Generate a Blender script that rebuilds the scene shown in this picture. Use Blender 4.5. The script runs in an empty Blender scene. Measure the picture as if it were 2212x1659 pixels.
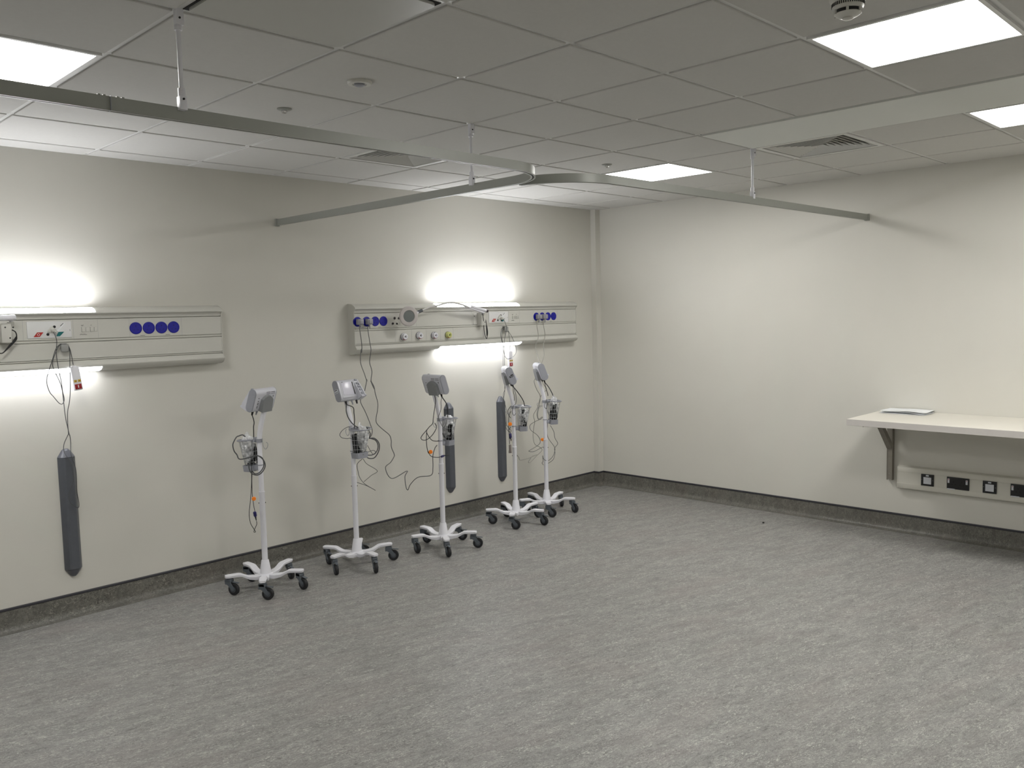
import bpy, bmesh, math, random
from mathutils import Vector, Matrix, noise

random.seed(7)
SC = bpy.context.scene
COL = SC.collection
R = math.radians

# ------------------------------------------------------------------ camera
W_PX, F_PX = 2212.0, 1827.68
cam_data = bpy.data.cameras.new('camera')
cam_data.sensor_fit = 'HORIZONTAL'
cam_data.sensor_width = 36.0
cam_data.lens = F_PX / W_PX * 36.0
cam_data.clip_start = 0.05
cam_data.clip_end = 60
cam = bpy.data.objects.new('camera', cam_data)
COL.objects.link(cam)
_r = Vector((0.70332796, -0.71046154, -0.02396223))
_u = Vector((0.07593832, 0.04157478, 0.99624541))
_f = Vector((0.70679782, 0.7025069, -0.08319196))
cam.matrix_world = Matrix(((_r.x, _u.x, -_f.x, -1.83681),
                           (_r.y, _u.y, -_f.y, -2.67763),
                           (_r.z, _u.z, -_f.z, 1.71593), (0, 0, 0, 1)))
SC.camera = cam

# ------------------------------------------------------------------ world and exposure
world = bpy.data.worlds.new('world')
SC.world = world
world.use_nodes = True
world.node_tree.nodes['Background'].inputs[0].default_value = (0.75, 0.8, 0.9, 1)
world.node_tree.nodes['Background'].inputs[1].default_value = 0.0
SC.view_settings.view_transform = 'Standard'
SC.view_settings.look = 'None'
SC.view_settings.gamma = 1.0
SC.view_settings.use_curve_mapping = False
SC.view_settings.exposure = 0.0
PANEL_LIGHT = 30.0        # ceiling LED panels
BED_LIGHT_UP = 68.0      # up light of the bedhead units
BED_LIGHT_DOWN = 15.0

# room extents
XB, YA, HC = 4.687, 2.613, 2.70
X0, Y0 = -4.2, -5.4

# ------------------------------------------------------------------ materials
MATS = {}
def srgb(c):
    return tuple(((v/255)/12.92 if v/255 <= .04045 else ((v/255+.055)/1.055)**2.4) for v in c)

def mat(name, col, rough=.5, metal=0.0, spec=.5, vary=.04, vscale=30.0, bump=0.0, bscale=200.0,
        emit=None, alpha=1.0, trans=0.0, coat=0.0):
    m = bpy.data.materials.new(name)
    m.use_nodes = True
    nt = m.node_tree
    b = nt.nodes['Principled BSDF']
    c = srgb(col)
    b.inputs['Roughness'].default_value = rough
    b.inputs['Metallic'].default_value = metal
    b.inputs['Specular IOR Level'].default_value = spec
    b.inputs['Alpha'].default_value = alpha
    b.inputs['Transmission Weight'].default_value = trans
    b.inputs['Coat Weight'].default_value = coat
    tc = nt.nodes.new('ShaderNodeTexCoord')
    n = nt.nodes.new('ShaderNodeTexNoise')
    n.inputs['Scale'].default_value = vscale
    n.inputs['Detail'].default_value = 4
    nt.links.new(tc.outputs['Object'], n.inputs['Vector'])
    r = nt.nodes.new('ShaderNodeValToRGB')
    r.color_ramp.elements[0].position = .3
    r.color_ramp.elements[1].position = .7
    r.color_ramp.elements[0].color = (*[v*(1-vary) for v in c], 1)
    r.color_ramp.elements[1].color = (*[min(1, v*(1+vary)) for v in c], 1)
    nt.links.new(n.outputs['Fac'], r.inputs['Fac'])
    nt.links.new(r.outputs['Color'], b.inputs['Base Color'])
    if bump:
        n2 = nt.nodes.new('ShaderNodeTexNoise')
        n2.inputs['Scale'].default_value = bscale
        n2.inputs['Detail'].default_value = 3
        nt.links.new(tc.outputs['Object'], n2.inputs['Vector'])
        bp = nt.nodes.new('ShaderNodeBump')
        bp.inputs['Strength'].default_value = bump
        bp.inputs['Distance'].default_value = .002
        nt.links.new(n2.outputs['Fac'], bp.inputs['Height'])
        nt.links.new(bp.outputs['Normal'], b.inputs['Normal'])
    if emit:
        b.inputs['Emission Color'].default_value = (*emit[0], 1)
        b.inputs['Emission Strength'].default_value = emit[1]
    MATS[name] = m
    return m

WALL = mat('wall_paint', (209, 207, 199), .42, spec=.35, vary=.012, vscale=2.5, bump=.06, bscale=260)
WALLB = WALL
CEIL = mat('ceiling_tile', (198, 197, 193), .85, spec=.2, vary=.015, vscale=60, bump=.1, bscale=700)
GRID = mat('ceiling_grid_metal', (214, 214, 212), .32, spec=.5, vary=.01)
BAND = mat('plasterboard_band', (211, 213, 208), .5, spec=.4, vary=.01, vscale=3)
GAP = mat('shadow_gap', (26, 25, 24), .9)
SATIN = mat('satin_panel', (180, 180, 175), .33, spec=.5, vary=.01, vscale=3)
RAIL = mat('curtain_rail_aluminium', (152, 154, 147), .40, metal=0.12, spec=.6, vary=.01)
WHITE = mat('white_powder_coat', (226, 226, 232), .35, vary=.01)
OFFW = mat('cream_plastic', (202, 201, 194), .38, vary=.012, vscale=8)
OFFW2 = mat('cream_panel', (205, 203, 193), .45, vary=.012, vscale=8)
GREYP = mat('grey_plastic', (150, 152, 160), .4, vary=.02)
MONW = mat('monitor_shell', (205, 206, 214), .32, vary=.01)
MOND = mat('monitor_back_grey', (134, 136, 138), .55, vary=.02)
CAST = mat('caster_grey', (88, 94, 100), .45, vary=.03)
TYRE = mat('black_rubber', (28, 29, 32), .6, vary=.1)
HUBG = mat('wheel_hub_grey', (70, 74, 80), .5)
BUMP = mat('charcoal_bumper_vinyl', (84, 87, 93), .38, vary=.04, vscale=40, bump=.15, bscale=500)
BUMPC = mat('charcoal_end_cap', (92, 94, 101), .3, vary=.02)
BLUE = mat('deep_blue_plastic', (12, 14, 150), .3, vary=.02)
BLUED = mat('dark_blue_slot', (7, 8, 100), .5)
BLACK = mat('black_plastic', (18, 18, 20), .4)
BLKRUB = mat('black_cable', (24, 25, 26), .5)
CABLE = mat('grey_cable', (96, 97, 97), .5, vary=.03)
CABLEL = mat('light_grey_cable', (150, 149, 142), .5, vary=.03)
HOSE = mat('grey_hose', (74, 76, 78), .45, vary=.03)
PLUG = mat('lilac_grey_plug', (158, 157, 164), .4, vary=.01)
RED = mat('red_marker', (176, 38, 28), .4)
DRED = mat('dark_red_button', (150, 16, 26), .4)
TEAL = mat('teal_marker', (0, 108, 110), .4)
YEL = mat('yellow_button', (205, 172, 60), .45)
YGRN = mat('pale_yellow_green', (198, 202, 130), .4)
ORANGE = mat('orange_tag', (255, 140, 26), .4, trans=0.0)
PRINT = mat('dark_print', (50, 50, 52), .6)
CHROME = mat('chrome', (200, 200, 200), .15, metal=1.0)
WIRE = mat('wire_basket_grey', (168, 170, 172), .35, metal=.3)
STEEL = mat('bracket_steel', (146, 141, 132), .42, metal=.5, vary=.05)
SHELF = mat('shelf_laminate', (222, 218, 208), .35, vary=.012, vscale=6)
SHELFE = mat('shelf_edge', (196, 192, 188), .45, vary=.01)
PAPER = mat('white_paper', (236, 238, 240), .7, vary=.01)
SOCKB = mat('black_socket', (22, 23, 25), .35)
SCRN = mat('lcd_screen_painted_reflection', (208, 207, 220), .28, spec=.8, coat=0.0, vary=.02)  # pale lilac base paints in ceiling light reflected by the dark screen
LENS = mat('magnifier_glass', (112, 118, 118), .05, spec=.8, vary=.01)
VENTW = mat('vent_white', (206, 206, 202), .5, vary=.01)
CUFF = mat('black_cuff_fabric', (26, 27, 30), .8, vary=.15, vscale=80)
CAPST = mat('skirting_cap_strip', (54, 54, 60), .3, vary=.03)

def bag_mat():
    m = bpy.data.materials.new('clear_plastic_film')
    m.use_nodes = True
    nt = m.node_tree
    b = nt.nodes['Principled BSDF']
    b.inputs['Base Color'].default_value = (.82, .83, .85, 1)
    b.inputs['Roughness'].default_value = .18
    out = nt.nodes['Material Output']
    tr = nt.nodes.new('ShaderNodeBsdfTransparent')
    mx = nt.nodes.new('ShaderNodeMixShader')
    tc = nt.nodes.new('ShaderNodeTexCoord')
    n = nt.nodes.new('ShaderNodeTexNoise')
    n.inputs['Scale'].default_value = 45
    n.inputs['Detail'].default_value = 5
    nt.links.new(tc.outputs['Object'], n.inputs['Vector'])
    mr = nt.nodes.new('ShaderNodeMapRange')
    mr.inputs['From Min'].default_value = .35
    mr.inputs['From Max'].default_value = .65
    mr.inputs['To Min'].default_value = .3
    mr.inputs['To Max'].default_value = .85
    nt.links.new(n.outputs['Fac'], mr.inputs['Value'])
    nt.links.new(mr.outputs['Result'], mx.inputs['Fac'])
    nt.links.new(tr.outputs[0], mx.inputs[1])
    nt.links.new(b.outputs[0], mx.inputs[2])
    nt.links.new(mx.outputs[0], out.inputs['Surface'])
    return m
BAG = bag_mat()

def emit_mat(name, col, strength):
    m = bpy.data.materials.new(name)
    m.use_nodes = True
    nt = m.node_tree
    nt.nodes.remove(nt.nodes['Principled BSDF'])
    e = nt.nodes.new('ShaderNodeEmission')
    e.inputs['Color'].default_value = (*col, 1)
    e.inputs['Strength'].default_value = strength
    nt.links.new(e.outputs[0], nt.nodes['Material Output'].inputs['Surface'])
    return m
LED = emit_mat('led_panel_diffuser', (1.0, .985, .95), PANEL_LIGHT)
LUP = emit_mat('up_light_diffuser', (.95, .96, 1.0), BED_LIGHT_UP)
LDN = emit_mat('down_light_diffuser', (.95, .96, 1.0), BED_LIGHT_DOWN)

def floor_mat(name, base, lo, hi, fleck, dark, amp=1.0, stretch=4.0, rough=.42, lay=0.0):
    """marbled sheet vinyl: streaks along x, with pale squiggles and dark flecks"""
    m = bpy.data.materials.new(name)
    m.use_nodes = True
    nt = m.node_tree
    N, L = nt.nodes, nt.links
    b = N['Principled BSDF']
    b.inputs['Roughness'].default_value = rough
    b.inputs['Specular IOR Level'].default_value = .35
    tc = N.new('ShaderNodeTexCoord')
    turn = N.new('ShaderNodeMapping')
    turn.inputs['Rotation'].default_value = (0, 0, lay)
    L.new(tc.outputs['Object'], turn.inputs['Vector'])
    def noise_tex(scale, sx, sy, detail, dist, off=0, rot=0.0, rgh=.6):
        mp = N.new('ShaderNodeMapping')
        mp.inputs['Scale'].default_value = (sx, sy, sx)
        mp.inputs['Location'].default_value = (off, off*1.7, 0)
        mp.inputs['Rotation'].default_value = (0, 0, rot)
        L.new(turn.outputs[0], mp.inputs['Vector'])
        n = N.new('ShaderNodeTexNoise')
        n.inputs['Scale'].default_value = scale
        n.inputs['Detail'].default_value = detail
        n.inputs['Roughness'].default_value = rgh
        n.inputs['Distortion'].default_value = dist
        L.new(mp.outputs[0], n.inputs['Vector'])
        return n
    def ramp(src, stops):
        r = N.new('ShaderNodeValToRGB')
        e = r.color_ramp.elements
        while len(e) < len(stops):
            e.new(.5)
        for k, (p, c) in enumerate(stops):
            e[k].position = p
            e[k].color = (*c, 1) if len(c) == 3 else c
        L.new(src, r.inputs['Fac'])
        return r
    def mix(a, bcol, fac, mode='MIX'):
        x = N.new('ShaderNodeMix')
        x.data_type = 'RGBA'
        x.blend_type = mode
        L.new(a, x.inputs['A'])
        if isinstance(bcol, tuple):
            x.inputs['B'].default_value = (*bcol, 1)
        else:
            L.new(bcol, x.inputs['B'])
        if isinstance(fac, float):
            x.inputs['Factor'].default_value = fac
        else:
            L.new(fac, x.inputs['Factor'])
        return x.outputs['Result']
    s = stretch
    n1 = noise_tex(3.6, 1, s*1.15, 6, .6, 0, .0, .62)
    c1 = ramp(n1.outputs['Fac'], [(.36, srgb(lo)), (.5, srgb(base)), (.64, srgb(hi))])
    n2 = noise_tex(24.0, 1, s*.8, 6, 1.0, 3.1, -.03, .78)
    c2 = ramp(n2.outputs['Fac'], [(.40, srgb(lo)), (.5, srgb(base)), (.60, srgb(hi))])
    col = mix(c1.outputs[0], c2.outputs[0], .6)
    # fine grain
    n2b = noise_tex(150.0, 1, 1.7, 3, .8, 7.7, .0, .7)
    c2b = ramp(n2b.outputs['Fac'], [(.34, srgb(dark)), (.5, srgb(base)), (.66, srgb(fleck))])
    col = mix(col, c2b.outputs[0], .24)
    n3 = noise_tex(52.0, 1, 2.8, 3, 1.6, 5.7, -.05, .6)
    f3 = ramp(n3.outputs['Fac'], [(.56, (0, 0, 0)), (.63, (.85, .85, .85))])
    n3b = noise_tex(7.0, 1, 2.5, 3, .5, 9.3)
    f3b = ramp(n3b.outputs['Fac'], [(.42, (.15, .15, .15)), (.6, (1, 1, 1))])
    f3m = mix(f3.outputs[0], f3b.outputs[0], 1.0, 'MULTIPLY')
    col = mix(col, srgb(fleck), f3m)
    n4 = noise_tex(50.0, 1, 2.4, 3, 1.4, 15.7, -.05, .6)
    f4 = ramp(n4.outputs['Fac'], [(.57, (0, 0, 0)), (.65, (.75, .75, .75))])
    n4b = noise_tex(8.0, 1, 2.5, 3, .5, 55.3)
    f4b = ramp(n4b.outputs['Fac'], [(.40, (.15, .15, .15)), (.6, (1, 1, 1))])
    col = mix(col, srgb(dark), mix(f4.outputs[0], f4b.outputs[0], 1.0, 'MULTIPLY'))
    # thin pale squiggles
    n5 = noise_tex(30.0, 1, 2.2, 2, 1.6, 21.3, 0, .5)
    f5 = ramp(n5.outputs['Fac'], [(.482, (0, 0, 0)), (.5, (.9, .9, .9)), (.518, (0, 0, 0))])
    n5b = noise_tex(16.0, 1, 2.0, 3, .5, 33.3)
    f5b = ramp(n5b.outputs['Fac'], [(.5, (0, 0, 0)), (.6, (1, 1, 1))])
    f5m = mix(f5.outputs[0], f5b.outputs[0], 1.0, 'MULTIPLY')
    col = mix(col, srgb(fleck), f5m)
    # faint warm tint patches
    n6 = noise_tex(1.6, 1, 2.2, 3, .4, 41.0)
    f6 = ramp(n6.outputs['Fac'], [(.5, (0, 0, 0)), (.75, (.28, .28, .28))])
    col = mix(col, srgb((base[0]+9, base[1]-1, base[2]-2)), f6.outputs[0])
    L.new(col, b.inputs['Base Color'])
    return m
FLOOR = floor_mat('marbled_vinyl', (131, 130, 128), (103, 102, 100), (157, 156, 152), (202, 201, 194), (76, 75, 73), lay=.24)
SKIRT = floor_mat('marbled_skirting', (102, 101, 95), (84, 83, 78), (120, 118, 111), (146, 144, 135), (52, 51, 47), stretch=1.3)

# ------------------------------------------------------------------ object helpers
def tag(o, label=None, cat=None, group=None, kind=None):
    if label: o['label'] = label
    if cat: o['category'] = cat
    if group: o['group'] = group
    if kind: o['kind'] = kind
    return o

def empty(name, loc=(0, 0, 0), rz=0.0):
    o = bpy.data.objects.new(name, None)
    o.location = loc
    o.rotation_euler = (0, 0, rz)
    o.empty_display_size = .05
    COL.objects.link(o)
    return o

def obj(name, bm, m, parent=None, smooth=40, loc=None, rot=None, world=False):
    """link bm as one mesh object; world=True: bm is in world space, re-expressed in the parent's frame"""
    if world and parent is not None:
        mw = Matrix.Identity(4)
        chain = []
        p = parent
        while p is not None:
            chain.append(p)
            p = p.parent
        for q in reversed(chain):
            mw = mw @ (Matrix.Translation(q.location) @ q.rotation_euler.to_matrix().to_4x4())
        bmesh.ops.transform(bm, matrix=mw.inverted(), verts=bm.verts)
    me = bpy.data.meshes.new(name)
    bmesh.ops.recalc_face_normals(bm, faces=bm.faces)
    bm.to_mesh(me)
    bm.free()
    ms = m if isinstance(m, (list, tuple)) else [m]
    for k in ms:
        me.materials.append(k)
    if smooth:
        for p in me.polygons:
            p.use_smooth = True
        me.set_sharp_from_angle(angle=R(smooth))
    o = bpy.data.objects.new(name, me)
    COL.objects.link(o)
    if parent is not None:
        o.parent = parent
    if loc: o.location = loc
    if rot: o.rotation_euler = rot
    return o

def NB():
    return bmesh.new()

def box(bm, x0, x1, y0, y1, z0, z1, bev=0.0, seg=2, mi=0, mtx=None):
    t = bmesh.new()
    bmesh.ops.create_cube(t, size=1)
    for v in t.verts:
        v.co = Vector((x0+(v.co.x+.5)*(x1-x0), y0+(v.co.y+.5)*(y1-y0), z0+(v.co.z+.5)*(z1-z0)))
    if bev:
        bmesh.ops.bevel(t, geom=t.edges[:], offset=bev, segments=seg, affect='EDGES', profile=.5)
    join(bm, t, mi, mtx)

def join(bm, t, mi=0, mtx=None):
    if mtx is not None:
        bmesh.ops.transform(t, matrix=mtx, verts=t.verts)
    vm = {}
    for v in t.verts:
        vm[v] = bm.verts.new(v.co)
    for f in t.faces:
        try:
            nf = bm.faces.new([vm[v] for v in f.verts])
            nf.material_index = mi if mi else f.material_index
        except ValueError:
            pass
    t.free()

def extrude_profile(bm, pts, axis, a0, a1, mi=0, caps=True):
    """pts: closed list of (p,q); axis 'x': p->y q->z ; 'y': p->x q->z ; 'z': p->x q->y"""
    def P(p, q, a):
        return {'x': (a, p, q), 'y': (p, a, q), 'z': (p, q, a)}[axis]
    A = [bm.verts.new(P(p, q, a0)) for p, q in pts]
    B = [bm.verts.new(P(p, q, a1)) for p, q in pts]
    n = len(pts)
    for k in range(n):
        f = bm.faces.new((A[k], A[(k+1) % n], B[(k+1) % n], B[k]))
        f.material_index = mi
    if caps:
        for ring in (A, B[::-1]):
            f = bm.faces.new(ring)
            f.material_index = mi

def lathe(bm, prof, seg=24, mi=0, mtx=None):
    """prof: (radius, height) along z; closed at ends with r=0 or capped"""
    t = bmesh.new()
    rings = []
    for r, z in prof:
        if r < 1e-6:
            rings.append([t.verts.new((0, 0, z))])
        else:
            rings.append([t.verts.new((r*math.cos(2*math.pi*k/seg), r*math.sin(2*math.pi*k/seg), z)) for k in range(seg)])
    for a, b in zip(rings, rings[1:]):
        for k in range(seg):
            k2 = (k+1) % seg
            if len(a) == 1 and len(b) == 1: continue
            if len(a) == 1: f = t.faces.new((a[0], b[k2], b[k]))
            elif len(b) == 1: f = t.faces.new((a[k], a[k2], b[0]))
            else: f = t.faces.new((a[k], a[k2], b[k2], b[k]))
            f.material_index = mi
    for ring in (rings[0], rings[-1]):
        if len(ring) > 1:
            t.faces.new(ring).material_index = mi
    join(bm, t, 0, mtx)

def catmull(pts, n=6):
    P = [Vector(p) for p in pts]
    if len(P) < 3: return P
    Q = [P[0]*2-P[1]] + P + [P[-1]*2-P[-2]]
    out = []
    for i in range(1, len(Q)-2):
        a, b, c, d = Q[i-1:i+3]
        for k in range(n):
            t = k/n
            out.append(.5*((2*b)+(c-a)*t+(2*a-5*b+4*c-d)*t*t+(3*b-a-3*c+d)*t**3))
    out.append(P[-1])
    return out

def tube(bm, pts, r, seg=7, mi=0, closed=False, radii=None):
    P = [Vector(p) for p in pts]
    q = [P[0]]
    rr = [radii[0] if radii else r]
    for i, p in enumerate(P[1:], 1):
        if (p-q[-1]).length > 1e-5:
            q.append(p)
            rr.append(radii[i] if radii else r)
    P = q
    n = len(P)
    up = None
    rings = []
    for i in range(n):
        if closed: d = P[(i+1) % n]-P[i-1]
        else: d = P[min(i+1, n-1)]-P[max(i-1, 0)]
        if d.length < 1e-9: d = Vector((0, 0, 1))
        d.normalize()
        if up is None:
            up = Vector((0, 0, 1)) if abs(d.z) < .9 else Vector((1, 0, 0))
        s = d.cross(up)
        if s.length < 1e-6: s = d.orthogonal()
        s.normalize()
        up = s.cross(d).normalized()
        rings.append([bm.verts.new(P[i]+(s*math.cos(2*math.pi*k/seg)+up*math.sin(2*math.pi*k/seg))*rr[i]) for k in range(seg)])
    m = n if closed else n-1
    for i in range(m):
        a, b = rings[i], rings[(i+1) % n]
        for k in range(seg):
            f = bm.faces.new((a[k], a[(k+1) % seg], b[(k+1) % seg], b[k]))
            f.material_index = mi
    if not closed:
        for ring in (rings[0], rings[-1][::-1]):
            bm.faces.new(ring).material_index = mi

def cable(bm, paths, r, seg=7, mi=0, n=6):
    for p in paths:
        tube(bm, catmull(p, n), r, seg, mi)

def to_axis(loc, axis):
    """matrix taking local +z to the given direction at loc"""
    d = Vector(axis).normalized()
    return Matrix.Translation(loc) @ d.to_track_quat('Z', 'Y').to_matrix().to_4x4()

def copy_tree(o, parent=None):
    c = o.copy()
    COL.objects.link(c)
    c.parent = parent
    for ch in list(o.children):
        copy_tree(ch, c)
    return c

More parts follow.
